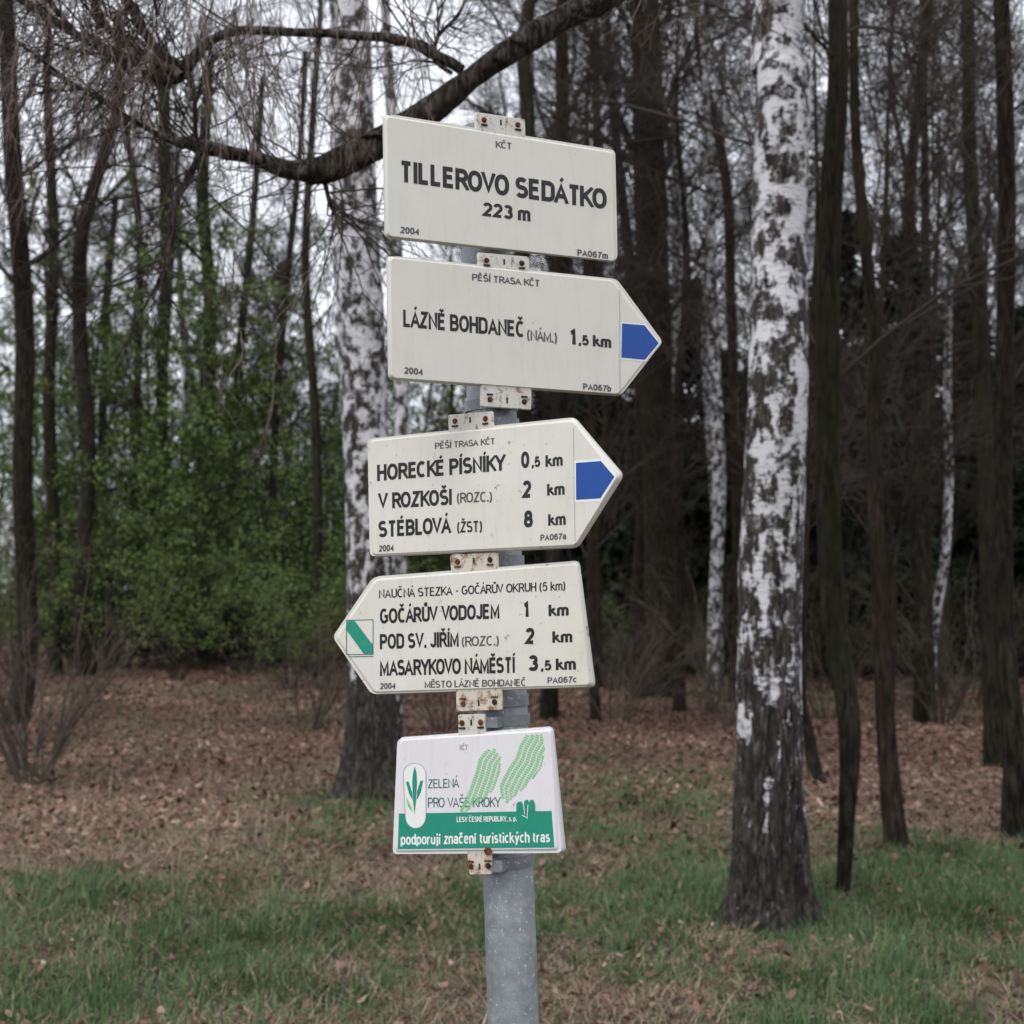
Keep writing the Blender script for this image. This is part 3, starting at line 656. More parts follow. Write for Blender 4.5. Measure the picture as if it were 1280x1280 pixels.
# sign 4
p4 = Plane(790, -24); s = sign('trail_sign.003', 'cream arrow sign pointing left with green diagonal mark, reading GOČÁRŮV VODOJEM', p4)
panel(s, p4, [(422, 797), (471, 726), (721, 706), (736, 855.5), (469, 864.3)], [(417.8, 796), (469, 720.5), (724.5, 700.5), (745, 859), (467, 868.5)], .014, M['cream_chip'])
k4 = (0, .06)
lettering(s, p4, 'NAUČNÁ STEZKA - GOČÁRŮV OKRUH (5 km)', 473.8, 748, 707, 737.6, 11.2, .13, 'ink')
lettering(s, p4, 'GOČÁRŮV VODOJEM', 475, 779.8, 624.5, 773, 19, .17)
lettering(s, p4, '1', 653.5, 771.2, 662, 771, 20.5, .22); lettering(s, p4, 'km', 685.8, 770.2, 711, 769.4, 14.3, .18)
lettering(s, p4, 'POD SV. JIŘÍM', 475, 811.6, 573.6, 808.3, 19, .17); lettering(s, p4, '(ROZC.)', 577, 808.2, 624, 806.8, 12.5, .13, 'ink_worn')
lettering(s, p4, '2', 657, 805.4, 668.3, 805, 20.5, .2); lettering(s, p4, 'km', 690.5, 803.5, 715.6, 802.7, 14.3, .18)
lettering(s, p4, 'MASARYKOVO NÁMĚSTÍ', 475, 845, 643.8, 841, 20, .17)
lettering(s, p4, '3', 660.3, 839, 673, 838.6, 20, .2); lettering(s, p4, ',5', 676, 838.4, 689.5, 838, 13, .19); lettering(s, p4, 'km', 694.8, 837.6, 720, 837, 14.3, .18)
lettering(s, p4, '2004', 475.3, 861.8, 495, 861, 8, .2, 'ink_worn'); lettering(s, p4, 'MĚSTO LÁZNĚ BOHDANEČ', 530.8, 860, 658, 857.4, 8.8, .15, 'ink_worn'); lettering(s, p4, 'PA067c', 684.4, 854.6, 721.5, 853, 8, .17, 'ink_worn')
patch(s, p4, 'green_mark', [(434, 776), (443.5, 776), (466, 806), (466, 817), (454.5, 817), (434, 788.5)], 'green', .0005)
lines(s, p4, 'mark_frame', [[(433.3, 775.2), (466.5, 774.6), (466.5, 817.8), (433.3, 818.2), (433.3, 775.2)], [(436, 820.8), (467, 820.4)]], .9, 'green_dk')
bracket(s, p4, [(562.5, 694), (622, 690), (622.5, 707), (565, 712.5)], True, 'bracket_rust', seed=.7); bracket(s, p4, [(570, 870.8), (628, 867), (628, 887.5), (570.7, 889.5)], False, 'bracket_rust', seed=.4)
# sign 5
p5 = Plane(990, -22); s = sign('trail_sign.004', 'lowest small white sign with green footprints above a green band', p5)
panel(s, p5, [(502, 926), (688, 914), (695, 1060.5), (496, 1062.8)], [(499, 921.5), (692, 907.5), (708, 1066), (493, 1067.5)], .014, M['white'])
patch(s, p5, 'green_band', [(498.6, 1017), (689.6, 1013.6), (693, 1059.5), (497.2, 1061.6)], 'green', .00012)
lettering(s, p5, 'KČT', 574.7, 938, 585, 937.5, 7, .14, 'ink_pale')
def foot(poly, ang):
    """ribbed sole: slanting light green bars inside an outline"""
    P = np.array(poly); bars = []
    import itertools
    ca, sa = math.cos(math.radians(ang)), math.sin(math.radians(ang)); U = np.array([ca, sa]); Vv = np.array([-sa, ca])
    q = P @ np.stack([U, Vv], 1); lo, hi = q[:, 1].min(), q[:, 1].max(); t = lo + 1.0
    while t < hi:
        xs_ = []
        for i in range(len(q)):
            a_, b_ = q[i], q[(i + 1) % len(q)]
            if (a_[1] - t) * (b_[1] - t) < 0: xs_.append(a_[0] + (b_[0] - a_[0]) * (t - a_[1]) / (b_[1] - a_[1]))
        xs_.sort()
        for a_, b_ in zip(xs_[::2], xs_[1::2]):
            x = a_ + .2
            while x < b_ - .6:
                e = min(x + 4.6, b_ - .2); bars.append([tuple(x * U + t * Vv), tuple((x + e) / 2 * U + (t + .8) * Vv), tuple(e * U + t * Vv)]); x += 6.4
        t += 2.95
    return bars
S5 = lambda x, y: (480 + x / 5.333, 880 + y / 5.333)
fl = [S5(*p) for p in [(635, 360), (680, 302), (740, 298), (778, 350), (776, 450), (735, 560), (690, 615), (640, 650), (545, 720), (500, 715), (560, 590), (605, 470)]]
fr = [S5(*p) for p in [(945, 205), (1055, 198), (1075, 300), (1050, 420), (960, 535), (890, 600), (825, 655), (782, 625), (772, 540), (820, 440), (880, 350), (905, 270)]]
lines(s, p5, 'left_footprint', foot(fl, 20), 2.0, 'lgreen', .0004); lines(s, p5, 'right_footprint', foot(fr, 25), 2.0, 'lgreen', .0004)
lettering(s, p5, 'ZELENÁ', 535, 985.5, 574, 984.3, 11.3, .1, 'green_dk'); lettering(s, p5, 'PRO VAŠE KROKY', 535, 1009.3, 626, 1008.6, 12.3, .1, 'green_dk')
lettering(s, p5, 'LESY ČESKÉ REPUBLIKY, s. p.', 571, 1027.6, 646, 1026.4, 6.6, .15, 'wprint')
lettering(s, p5, 'podporují značení turistických tras', 501, 1056.2, 687.5, 1052.8, 13.5, .15, 'wprint')
cap = [S5(*p) for p in arc(205, 470, 72, 75, 180, 0, 10) + arc(215, 745, 65, 85, 0, -180, 10)]
cap = [S5(*p) for p in [(130 + 75 - 75 * math.cos(math.radians(t)), 470 - 75 * math.sin(math.radians(t))) for t in range(0, 181, 18)] + [(212 + 68 * math.cos(math.radians(t)), 750 + 78 * math.sin(math.radians(t))) for t in range(0, 181, 18)]]
patch(s, p5, 'emblem_field', cap, 'wprint', .0005); lines(s, p5, 'emblem_outline', [cap + [cap[0]]], .7, 'rim', .0007)
sprig = []
for pts in [[(190, 520), (195, 460), (207, 415), (218, 460), (222, 520), (215, 640), (205, 735), (195, 640)], [(148, 520), (165, 515), (190, 590), (192, 640), (170, 600)], [(262, 510), (244, 512), (222, 585), (220, 640), (246, 590)], [(150, 620), (185, 690), (190, 720), (160, 680)]]:
    sprig.append(patch(s, p5, 'emblem_leaf', [S5(*p) for p in pts], 'green' if len(sprig) < 3 else 'lgreen', .0009))
for k, x in enumerate((905, 950, 985)):
    patch(s, p5, 'printed_tree', [S5(x - 22, 716), S5(x - 22, 668), S5(x - 8, 640 + 12 * (k == 0)), S5(x + 12, 638 + 10 * (k == 0)), S5(x + 24, 675), S5(x + 24, 716)], 'green', .0006 + .0001 * k)
lines(s, p5, 'printed_stem', [[S5(930, 650), S5(940, 735)], [S5(962, 670), S5(955, 765)], [S5(920, 740), S5(950, 755)]], .9, 'wprint', .0011)
V, F = disc((p5.loc(610, 1064)[0], p5.loc(610, 1064)[1]), .006, -.001, .0012, 9); from_local('rust_hole', V, F, M['rust'], s)
bracket(s, p5, [(572.5, 893.5), (606.5, 892), (607, 912.5), (573, 914.5)], True, wide=3, seed=.1); bracket(s, p5, [(583, 1073), (615, 1071.5), (615, 1093), (587, 1093.5)], False, 'bracket_rust', wide=3, seed=.9)

# ------------------------------------------------------------------ trees traced from the photograph
def rel(P, o): return np.asarray(P) - np.asarray(o)[None]
def traced_tree(name, label, cat, pts, widths, base_py, bark_m, twig_m, seed, top=12., limbs=9, limb_len=(1.5, 3), twigs=(7, 6), group=None, crown_from=.45, up=.06, flare=.35, sides=16, rings=60, rough=.03, extra=None, sub_twig=True, ang=(.5, 1.1), limb_r=.36, Y=None, droop=False):
    """pts: picture points from base upwards; widths: stem widths there (px)"""
    r = np.random.default_rng(seed)
    Y = Y or dist_of(base_py)
    W = [at(x, y, Y) for x, y in pts]; base = W[0].copy(); base[2] = gz(base[0], base[1]) - .05
    rad = [w / FPX * Y / 2 for w in widths]
    W[0] = base
    end = W[-1]
    if top > end[2] + .3:
        d = (W[-1] - W[-2]); d = d / max(np.linalg.norm(d), 1e-6)
        d = nrm(d + np.array([r.normal(0, .05), r.normal(0, .05), .6]))
        W.append(end + d * (top - end[2]) * .5); W.append(end + d * (top - end[2])); rad += [rad[-1] * .6, rad[-1] * .15]
    W = [w + np.array([0, .02 * Y * r.normal() * .3 * (i > 0), 0]) for i, w in enumerate(W)]
    t = thing(name, label, cat, tuple(base), group)
    mb, C, R = trunk_mesh(rel(W, base), rad, sides, rings, flare, rough, seed)
    link('trunk', mb.mesh('trunk'), bark_m, t)
    P = C[None]; RR = R[None]
    c0 = crown_from
    L1, R1 = grow(r, P, RR, limbs, c0, .93, ang, limb_len, 9, up, .18, limb_r, .2)
    mb = MB(); tubes(mb, L1, R1, 5)
    L2, R2 = grow(r, L1, R1, twigs[0], .2, .95, (.4, .9), (limb_len[0] * .35, limb_len[1] * .45), 6, -.1 if droop else .04, .2, .5, .3); tubes(mb, L2, R2, 3)
    if sub_twig:
        L3, R3 = grow(r, L2, R2, twigs[1], .15, .95, (.35, .9), (limb_len[0] * .15, limb_len[1] * .22), 4, -.25 if droop else .03, .2, .6, .4); R3 = np.maximum(R3, .0014 + .00016 * Y); tubes(mb, L3, R3, 3)
    o = link('crown', mb.mesh('crown'), twig_m, t, kind='stuff')
    return t

# the great birch on the right
Yb = dist_of(1148)
traced_tree('birch_tree', 'thick white birch with black lower trunk in the grass right of the signs', 'tree',
            [(962, 1148), (961, 1050), (960, 900), (963, 700), (968, 500), (973, 300), (978, 100), (981, -20)], [78, 84, 82, 79, 74, 70, 68, 66], 1148, M['birch'], M['twig_dark'], 3, top=13, limbs=12, limb_len=(1.5, 3.2), crown_from=.86, flare=.85, sides=72, rings=260, rough=.045, twigs=(8, 8), droop=True)
traced_tree('birch_tree.001', 'white birch with cracked dark base standing behind the left edge of the signs', 'tree',
            [(463, 1000), (463, 900), (461, 760), (460, 600), (452, 420), (444, 250), (437, 60), (433, -30)], [66, 60, 58, 58, 60, 58, 54, 50], 1000, M['birch_left'], M['twig_dark'], 5, top=15, limbs=13, limb_len=(1.8, 3.6), crown_from=.86, flare=.75, sides=56, rings=220, rough=.05, twigs=(8, 8), droop=True)

T = traced_tree
stems = [
 # label, pts, widths, base, bark, twig, top, limbs, cat name
 ('dark thick pine trunk seen between the arrow tips and the right birch', [(822, 872), (826, 700), (818, 450), (812, 250), (808, 60), (806, -30)], [46, 40, 42, 42, 38, 34], 872, 'pine', 'twig', 16, 12, .4, 'pine_tree'),
 ('thin white birch stem just left of the great birch', [(890, 893), (893, 780), (897, 600), (893, 420), (888, 250), (880, 100)], [15, 16, 17, 15, 12, 9], 893, 'birch_far', 'twig', 13, 9, .4, 'birch_tree'),
 ('faint grey birch sapling between the pine trunk and the thin birch', [(853, 872), (850, 700), (843, 560), (844, 350), (842, 120)], [9, 9, 10, 12, 9], 866, 'birch_far', 'twig', 12, 6, .5, 'birch_tree'),
 ('mossy brown trunk standing close behind the great birch on its right', [(1053, 1118), (1056, 1030), (1056, 900), (1042, 740), (1034, 500), (1038, 280), (1046, 100), (1050, -20)], [13, 19, 28, 30, 32, 30, 27, 25], 1118, 'bark_moss', 'twig_red', 9, 9, .45, 'leafless_tree'),
 ('slender olive brown stem second to the right of the great birch', [(1122, 1062), (1112, 930), (1102, 760), (1094, 560), (1092, 430), (1078, 300), (1070, 150), (1066, -10)], [26, 24, 20, 19, 18, 15, 13, 11], 1062, 'bark_red', 'twig_red', 9, 9, .4, 'leafless_tree'),
 ('leaning pale birch stem far back between the two brown right stems', [(1162, 890), (1168, 800), (1180, 700), (1187, 600), (1186, 480), (1190, 300)], [17, 13, 12, 11, 10, 8], 890, 'birch_far', 'twig', 11, 8, .4, 'birch_tree'),
 ('olive trunk near the right border rising from the leaf litter', [(1246, 960), (1240, 800), (1228, 600), (1220, 400), (1212, 200), (1208, 20)], [26, 22, 20, 20, 18, 15], 960, 'bark_moss', 'twig_red', 11, 9, .4, 'leafless_tree'),
 ('dark trunk cut by the right border', [(1275, 1050), (1262, 930), (1250, 780), (1252, 500), (1256, 250), (1250, 0)], [40, 30, 24, 22, 22, 20], 1050, 'bark', 'twig', 9, 8, .4, 'leafless_tree'),
 ('short crooked dark stem tucked behind the base of the great birch', [(1022, 985), (1014, 920), (1002, 860), (1004, 700), (1012, 500), (1020, 300)], [18, 14, 12, 10, 9, 7], 985, 'bark', 'twig', 8, 7, .4, 'leafless_tree'),
 ('small dark trunk in the far wood right of the lowest arrow', [(758, 838), (757, 700), (750, 500), (748, 300), (745, 80)], [13, 13, 13, 12, 10], 838, 'bark', 'twig_dark', 18, 9, .35, 'leafless_tree'),
 ('dark trunk in the far wood hidden partly by the pole', [(686, 898), (690, 750), (700, 520), (704, 250), (702, 40)], [22, 20, 20, 20, 16], 898, 'bark', 'twig', 13, 10, .35, 'leafless_tree'),
 ('dark trunk between the pine and the arrow tips, slightly crooked', [(800, 868), (797, 780), (802, 640), (796, 420), (776, 240), (762, 60)], [26, 20, 16, 15, 13, 10], 868, 'bark', 'twig', 14, 10, .35, 'leafless_tree'),
 ('forked twiggy dark trunk above and behind the top sign', [(640, 905), (640, 700), (648, 400), (660, 180), (655, 60), (668, -30)], [24, 22, 22, 20, 18, 14], 905, 'bark_moss', 'twig', 13, 12, .3, 'leafless_tree'),
 ('grey birch stem right behind the left white birch', [(492, 958), (494, 850), (500, 700), (502, 520), (494, 300), (486, 100), (480, -10)], [22, 20, 19, 18, 16, 13, 12], 958, 'birch_far', 'twig', 12, 9, .45, 'birch_tree'),
 ('thick dark trunk at the left border', [(20, 905), (28, 800), (30, 600), (26, 400), (18, 200), (8, 20)], [34, 30, 28, 28, 26, 24], 905, 'bark', 'twig_dark', 13, 11, .4, 'leafless_tree'),
 ('dark forked trunk bending right over the left undergrowth', [(110, 846), (112, 740), (112, 560), (96, 430), (106, 300), (128, 200), (144, 120), (150, 20)], [26, 22, 20, 22, 21, 19, 15, 12], 846, 'bark', 'twig_dark', 14, 12, .45, 'leafless_tree'),
 ('straight dark stem second from the left border', [(68, 842), (66, 700), (60, 500), (62, 300), (56, 100)], [20, 19, 18, 16, 13], 842, 'bark_moss', 'twig_dark', 18, 10, .4, 'leafless_tree'),
 ('thick dark stump like trunk with green algae at the middle of the left wood', [(247, 824), (250, 700), (258, 520), (262, 380), (256, 250), (262, 100)], [34, 24, 20, 20, 20, 13], 824, 'bark_green', 'twig', 20, 10, .4, 'leafless_tree'),
 ('green mossy upright trunk left of the thick algae trunk', [(205, 822), (204, 640), (208, 480), (212, 340), (208, 190), (206, 60)], [16, 15, 18, 20, 20, 14], 822, 'bark_green', 'twig', 20, 10, .45, 'leafless_tree'),
 ('pale birch stem among the green undergrowth of the left wood', [(232, 818), (230, 690), (233, 560), (240, 480), (228, 400), (224, 200)], [11, 12, 13, 13, 11, 8], 818, 'birch_far', 'twig', 20, 8, .45, 'birch_tree'),
 ('thin dark stem left of the mossy trunk', [(168, 820), (172, 640), (170, 450), (178, 300), (160, 150)], [12, 12, 12, 12, 9], 820, 'bark', 'twig_dark', 18, 10, .4, 'leafless_tree'),
 ('short thick dark trunk standing low in the left undergrowth', [(132, 812), (128, 700), (124, 560), (136, 400), (150, 250)], [18, 14, 13, 11, 9], 812, 'bark', 'twig', 18, 9, .4, 'leafless_tree'),
 ('slim mossy stem right of the algae trunk, leaning right', [(284, 826), (290, 640), (300, 450), (318, 260), (330, 100)], [15, 14, 13, 11, 9], 826, 'bark_green', 'twig', 18, 9, .35, 'leafless_tree'),
 ('dark thin stem midway between the algae trunk and the left birch', [(342, 836), (338, 700), (346, 560), (356, 380), (372, 200), (380, 60)], [13, 12, 11, 11, 9, 8], 836, 'bark', 'twig', 17, 10, .35, 'leafless_tree'),
 ('dark leaning stem close left of the white birch', [(392, 850), (396, 700), (392, 520), (380, 330), (392, 160), (400, 20)], [16, 15, 14, 13, 11, 9], 850, 'bark_moss', 'twig', 16, 10, .35, 'leafless_tree'),
 ('slim dark stem near the top right corner with steep forks', [(1150, 905), (1146, 760), (1138, 560), (1130, 360), (1142, 180), (1160, 20)], [17, 16, 15, 15, 14, 11], 905, 'bark', 'twig_red', 13, 10, .35, 'leafless_tree'),
 ('slim reddish stem between the great birch and the thin birch', [(918, 880), (920, 700), (912, 400), (905, 230), (880, 90), (870, -10)], [14, 13, 13, 13, 12, 9], 880, 'bark_red', 'twig_red', 15, 10, .35, 'leafless_tree'),
]
cnt = {'birch_tree': 2}
for i, (lab, pts, wd, by, bk, tw, top, nl, cf, nm) in enumerate(stems):
    if pts[0][0] < 450: wd = [w * .86 for w in wd]
    k = cnt.get(nm, 0); cnt[nm] = k + 1
    T(nm if k == 0 else '%s.%03d' % (nm, k), lab, 'tree', pts, wd, by, M[bk], M[tw], 40 + i, top=top, limbs=nl + 5, limb_len=(1.6, 4.2), twigs=(9, 8), crown_from=cf, rings=70, sides=14, flare=.3, limb_r=.2 if by > 950 else .32)

# ------------------------------------------------------------------ filling wood: templates copied one by one
def template(seed, h, rad, limbs, cf, bark_m, twig_m, ll=(1.5, 3.5), tw=(11, 9)):
    r = np.random.default_rng(seed)
    pts = [(0, 0, -.1)] + [(r.normal(0, .02) * h * (i / 5), r.normal(0, .02) * h * (i / 5), h * i / 5) for i in range(1, 6)]
    mb, C, R = trunk_mesh(np.array(pts), [rad, rad * .85, rad * .75, rad * .55, rad * .35, rad * .08], 10, 40, .3, .03, seed)
    tm = mb.mesh('trunk'); tm.materials.append(bark_m); tm.shade_smooth()
    L1, R1 = grow(r, C[None], R[None], limbs, cf, .97, (.5, 1.2), ll, 8, .05, .16, .4, .2); mb = MB(); tubes(mb, L1, R1, 4)
    L2, R2 = grow(r, L1, R1, tw[0], .15, .95, (.4, .9), (ll[0] * .35, ll[1] * .45), 5, .02, .2, .5, .35); R2 = np.maximum(R2, .007); tubes(mb, L2, R2, 3)
    L3, R3 = grow(r, L2, R2, tw[1], .1, .95, (.35, .9), (ll[0] * .15, ll[1] * .22), 3, .02, .2, .6, .5); R3 = np.maximum(R3, .0042); tubes(mb, L3, R3, 3)
    cm = mb.mesh('crown'); cm.materials.append(twig_m); return tm, cm
temps = [template(100, 16, .13, 30, .2, M['bark'], M['twig']), template(101, 18, .16, 34, .25, M['bark_moss'], M['twig']), template(102, 15, .10, 28, .15, M['bark_red'], M['twig_red']),
         template(103, 17, .12, 32, .2, M['bark_green'], M['twig_red']), template(104, 19, .15, 32, .3, M['pine'], M['twig_dark']), template(105, 16, .09, 26, .25, M['birch_far'], M['twig'])]
r = np.random.default_rng(77)
def copies(temp_ids, spots, name, label, group, sc=(.8, 1.15)):
    for i, (x, y) in enumerate(spots):
        tm, cm = temps[temp_ids[r.integers(len(temp_ids))]]
        z = float(gz(x, y)); o = thing(name, label, 'tree', (x, y, z), group, r.uniform(0, 6.28)); q = r.uniform(*sc); o.scale = (q, q, q)
        link('trunk', tm, None, o, smooth=False); link('crown', cm, None, o, smooth=False, kind='stuff')
def scatter(n, x0, x1, y0, y1, mind):
    out = []
    for _ in range(n * 40):
        y = r.uniform(y0, y1); x = r.uniform(x0, x1) * y
        if all((x - a) ** 2 + (y - b_) ** 2 > mind ** 2 for a, b_ in out): out.append((x, y))
        if len(out) >= n: break
    return out
copies([0, 3, 5, 2], scatter(24, -.5, -.03, 36, 62, 2.2), 'background_tree', 'slender bare tree deep in the wood on the left', 'bare trees deep in the left wood', (.6, .9))
copies([0, 1, 2, 2, 4, 5], scatter(40, .03, .52, 24, 58, 2.1), 'background_tree', 'slender bare tree deep in the dark wood on the right', 'bare trees deep in the right wood')
copies([1, 2, 4], scatter(7, -.06, .06, 22, 50, 2.5), 'background_tree', 'slender bare tree far behind the signpost', 'bare trees far behind the signpost')
for sx, sy, lb in [(3.4, 15.5, 'bare brown tree close behind the right edge of the great birch'), (5.0, 17.2, 'bare brown tree just behind the olive brown stem'), (2.6, 20.1, 'bare brown tree between the pine trunk and the thin white birch'),
                   (6.3, 19.5, 'bare brown tree beside the leaning pale birch stem'), (1.2, 18.5, 'bare brown tree just right of the arrow tips'), (4.4, 22.5, 'bare brown tree hidden behind the great birch'), (7.6, 22.8, 'bare brown tree between the leaning pale birch and the right border')]:
    copies([2, 0], [(sx, sy)], 'background_tree', lb, 'bare brown trees behind the great birch', (.7, .95))

# dark conifers closing the wood on the right
def conifer(seed, h):
    r = np.random.default_rng(seed); mb = MB(); n = 190
    t = np.sort(r.uniform(.06, .98, n)); az = r.uniform(0, 6.28, n); L = (1 - t) * h * .27 * r.uniform(.7, 1.15, n) + .25
    d = np.stack([np.cos(az), np.sin(az), np.full(n, -.15)], -1); B = np.stack([0 * t, 0 * t, t * h], -1)
    tm = MB(); tubes(tm, np.stack([[0, 0, -.1], [0, 0, h * .5], [0, 0, h]]), np.array([h * .013, h * .009, .01]), 8)
    k = 30; s = r.uniform(.08, 1, (n, k)); c = B[:, None] + d[:, None] * (L[:, None] * s)[..., None]; c[..., 2] -= (s ** 2) * .1 * L[:, None]
    c = c.reshape(-1, 3) + r.normal(0, .09, (n * k, 3)); m_ = len(c)
    a = nrm(np.repeat(d, k, 0) + r.normal(0, .6, (m_, 3))) * r.uniform(.22, .55, (m_, 1)); b_ = nrm(np.cross(a, r.normal(size=(m_, 3)))) * r.uniform(.07, .14, (m_, 1))
    V = np.stack([c - b_, c + a, c + b_], 1); i = np.arange(m_)[:, None] * 3
    mb.add(V, np.concatenate([i, i + 1, i + 2], 1), r.uniform(0, 1, m_))
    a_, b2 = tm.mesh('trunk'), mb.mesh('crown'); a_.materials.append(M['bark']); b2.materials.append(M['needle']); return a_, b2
con = [conifer(200, 12), conifer(201, 10.5), conifer(202, 13)]
def con_row(spots, label, group, s=(.8, 1.1)):
    for x, y in spots:
        tm, cm = con[r.integers(3)]; o = thing('spruce_tree', label, 'tree', (x, y, float(gz(x, y))), group, r.uniform(0, 6)); q = r.uniform(*s); o.scale = (q, q, q)
        link('trunk', tm, None, o, smooth=False); link('crown', cm, None, o, smooth=False, kind='stuff')
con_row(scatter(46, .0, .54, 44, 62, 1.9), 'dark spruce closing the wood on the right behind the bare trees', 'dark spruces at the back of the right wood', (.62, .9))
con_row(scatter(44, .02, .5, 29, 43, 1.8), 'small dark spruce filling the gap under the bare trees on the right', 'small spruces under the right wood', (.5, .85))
con_row(scatter(30, -.55, .02, 56, 70, 2.4), 'dark far spruce behind the green undergrowth on the left', 'far spruces behind the left wood', (.42, .62))

# fresh green bushes in the left wood
def bush(seed, h, w, leaves, twig_only=False, leaf=.05, sub=6):
    r = np.random.default_rng(seed); n = 16
    az = r.uniform(0, 6.28, n); P = np.zeros((n, 7, 3)); d = np.stack([np.cos(az) * .35, np.sin(az) * .35, np.ones(n)], -1); P[:, 0, :2] = d[:, :2] * .4
    P[:, 0, 2] = -.05
    for j in range(1, 7): d = nrm(d + r.normal(0, .12, d.shape) + np.stack([np.cos(az), np.sin(az), 0 * az], -1) * .05 * w / h); P[:, j] = P[:, j - 1] + d * h / 6 * r.uniform(.75, 1.1, (n, 1))
    R = np.linspace(.016, .005, 7)[None].repeat(n, 0); mb = MB(); tubes(mb, P, R, 4)
    L2, R2 = grow(r, P, R, 8, .2, 1, (.4, 1.1), (.5, 1.3), 5, .03, .2, .6, .4); R2 = np.maximum(R2, .003); tubes(mb, L2, R2, 3)
    L3, R3 = grow(r, L2, R2, sub, .2, 1, (.4, 1), (.2, .55), 4, 0, .2, .6, .5); R3 = np.maximum(R3, .0022); tubes(mb, L3, R3, 3)
    st = mb.mesh('stems'); lm = None
    if leaves:
        q = L3[:, 1:].reshape(-1, 3); c = q[r.integers(len(q), size=leaves)] + r.normal(0, .06, (leaves, 3))
        a = nrm(r.normal(size=(leaves, 3)) * np.array([1, 1, .5])) * leaf * r.uniform(.5, 1.2, (leaves, 1)); b_ = nrm(np.cross(a, r.normal(size=(leaves, 3)))) * leaf * .3
        V = np.stack([c, c + a * .5 + b_, c + a, c + a * .5 - b_], 1); i = np.arange(leaves)[:, None] * 4
        mb = MB(); mb.add(V, np.concatenate([i, i + 1, i + 2, i + 3], 1), r.beta(2, 2, leaves)); lm = mb.mesh('foliage'); lm.materials.append(M['leaf'])
    return st, lm
bs = [bush(300, 5, 2.5, 5200, leaf=.095), bush(301, 4, 3, 5000, leaf=.085), bush(302, 6.5, 2.5, 5200, leaf=.095)]
for st, _ in bs: st.materials.append(M['twig'])
GB = [(-6.4, 31, 2, 1.0), (-8.8, 33, 0, 1.1), (-10.6, 35, 1, 1.1), (-4.6, 30, 1, 1.0), (-7.4, 28.5, 1, .8), (-12.4, 33, 0, 1.0), (-5.4, 34, 2, 1.05), (-9.6, 38, 2, 1.1), (-7.2, 37, 2, 1.25), (-3.2, 27, 1, .8), (-4.4, 25.5, 1, .62), (-11.2, 29, 1, .85), (-6.0, 41, 2, 1.2), (-9.0, 43, 2, 1.3), (-3.2, 36, 0, 1.1), (1.6, 27, 1, .5)]
GB = GB[:-1] + [(float(a), float(b), int(i % 3), .95 + .35 * ((i * 7) % 5) / 5) for i, (a, b) in enumerate(scatter(8, -.40, -.08, 36, 52, 1.9))] + GB[-1:]
for i, (x, y, k, q) in enumerate(GB):
    lab = 'lone low bush with fresh leaves right of the pole under the pine' if i == len(GB) - 1 else 'bush with small fresh green leaves in the left undergrowth'
    o = thing('leafy_bush', lab, 'bush', (x, y, float(gz(x, y))), None if i == len(GB) - 1 else 'fresh green bushes in the left wood', r.uniform(0, 6)); o.scale = (q,) * 3
    link('stems', bs[k][0], None, o, smooth=False, kind='stuff'); link('foliage', bs[k][1], None, o, smooth=False, kind='stuff')
sap = [bush(330, 14, 2.0, 6000, leaf=.13, sub=5), bush(331, 16, 1.8, 6200, leaf=.13, sub=5)]
for st, _ in sap: st.materials.append(M['bark_green'])
for x, y in scatter(24, -.36, -.08, 32, 52, 2.2):
    o = thing('leafy_sapling', 'tall young tree with a haze of fresh green leaves in the left wood', 'tree', (x, y, float(gz(x, y))), 'young trees just coming into leaf', r.uniform(0, 6)); k = r.integers(2); q = r.uniform(.75, 1.15); o.scale = (q,) * 3
    link('stems', sap[k][0], None, o, smooth=False, kind='stuff'); link('foliage', sap[k][1], None, o, smooth=False, kind='stuff')
# dry bare shrubs
bb = [bush(310, 2.2, 3, 0, sub=4), bush(311, 3, 3, 0, sub=4)]
for st, _ in bb: st.materials.append(M['shrub_twig'])
SH = [(-4.3, 11.6, 0, .62, 'bare tan shrub at the left border above the dry leaves'), (-4.6, 12.5, 1, .8, 'bare brown shrub behind the one at the left border'), (-2.7, 17, 0, .8, 'small bare shrub low before the left green bushes'),
      (4.5, 18.5, 1, .7, 'pale bare shrub spreading behind the olive brown stem'), (5.9, 17.8, 0, .8, 'pale bare shrub near the right border'), (2.9, 17.2, 0, .6, 'small bare shrub right behind the great birch'),
      (1.4, 17.5, 0, .8, 'bare shrub at the foot of the thin white birch'), (-.9, 17, 0, .7, 'bare shrub low behind the signpost'), (3.6, 22, 1, 1.0, 'dim bare shrub deep behind the right stems'), (7.4, 21, 1, 1.0, 'dim bare shrub by the right border trunk')]
for i, (x, y, k, q, lab) in enumerate(SH):
    o = thing('bare_shrub', lab, 'shrub', (x, y, float(gz(x, y))), 'bare shrubs', r.uniform(0, 6)); o.scale = (q,) * 3
    link('stems', bb[k][0], None, o, smooth=False, kind='stuff')

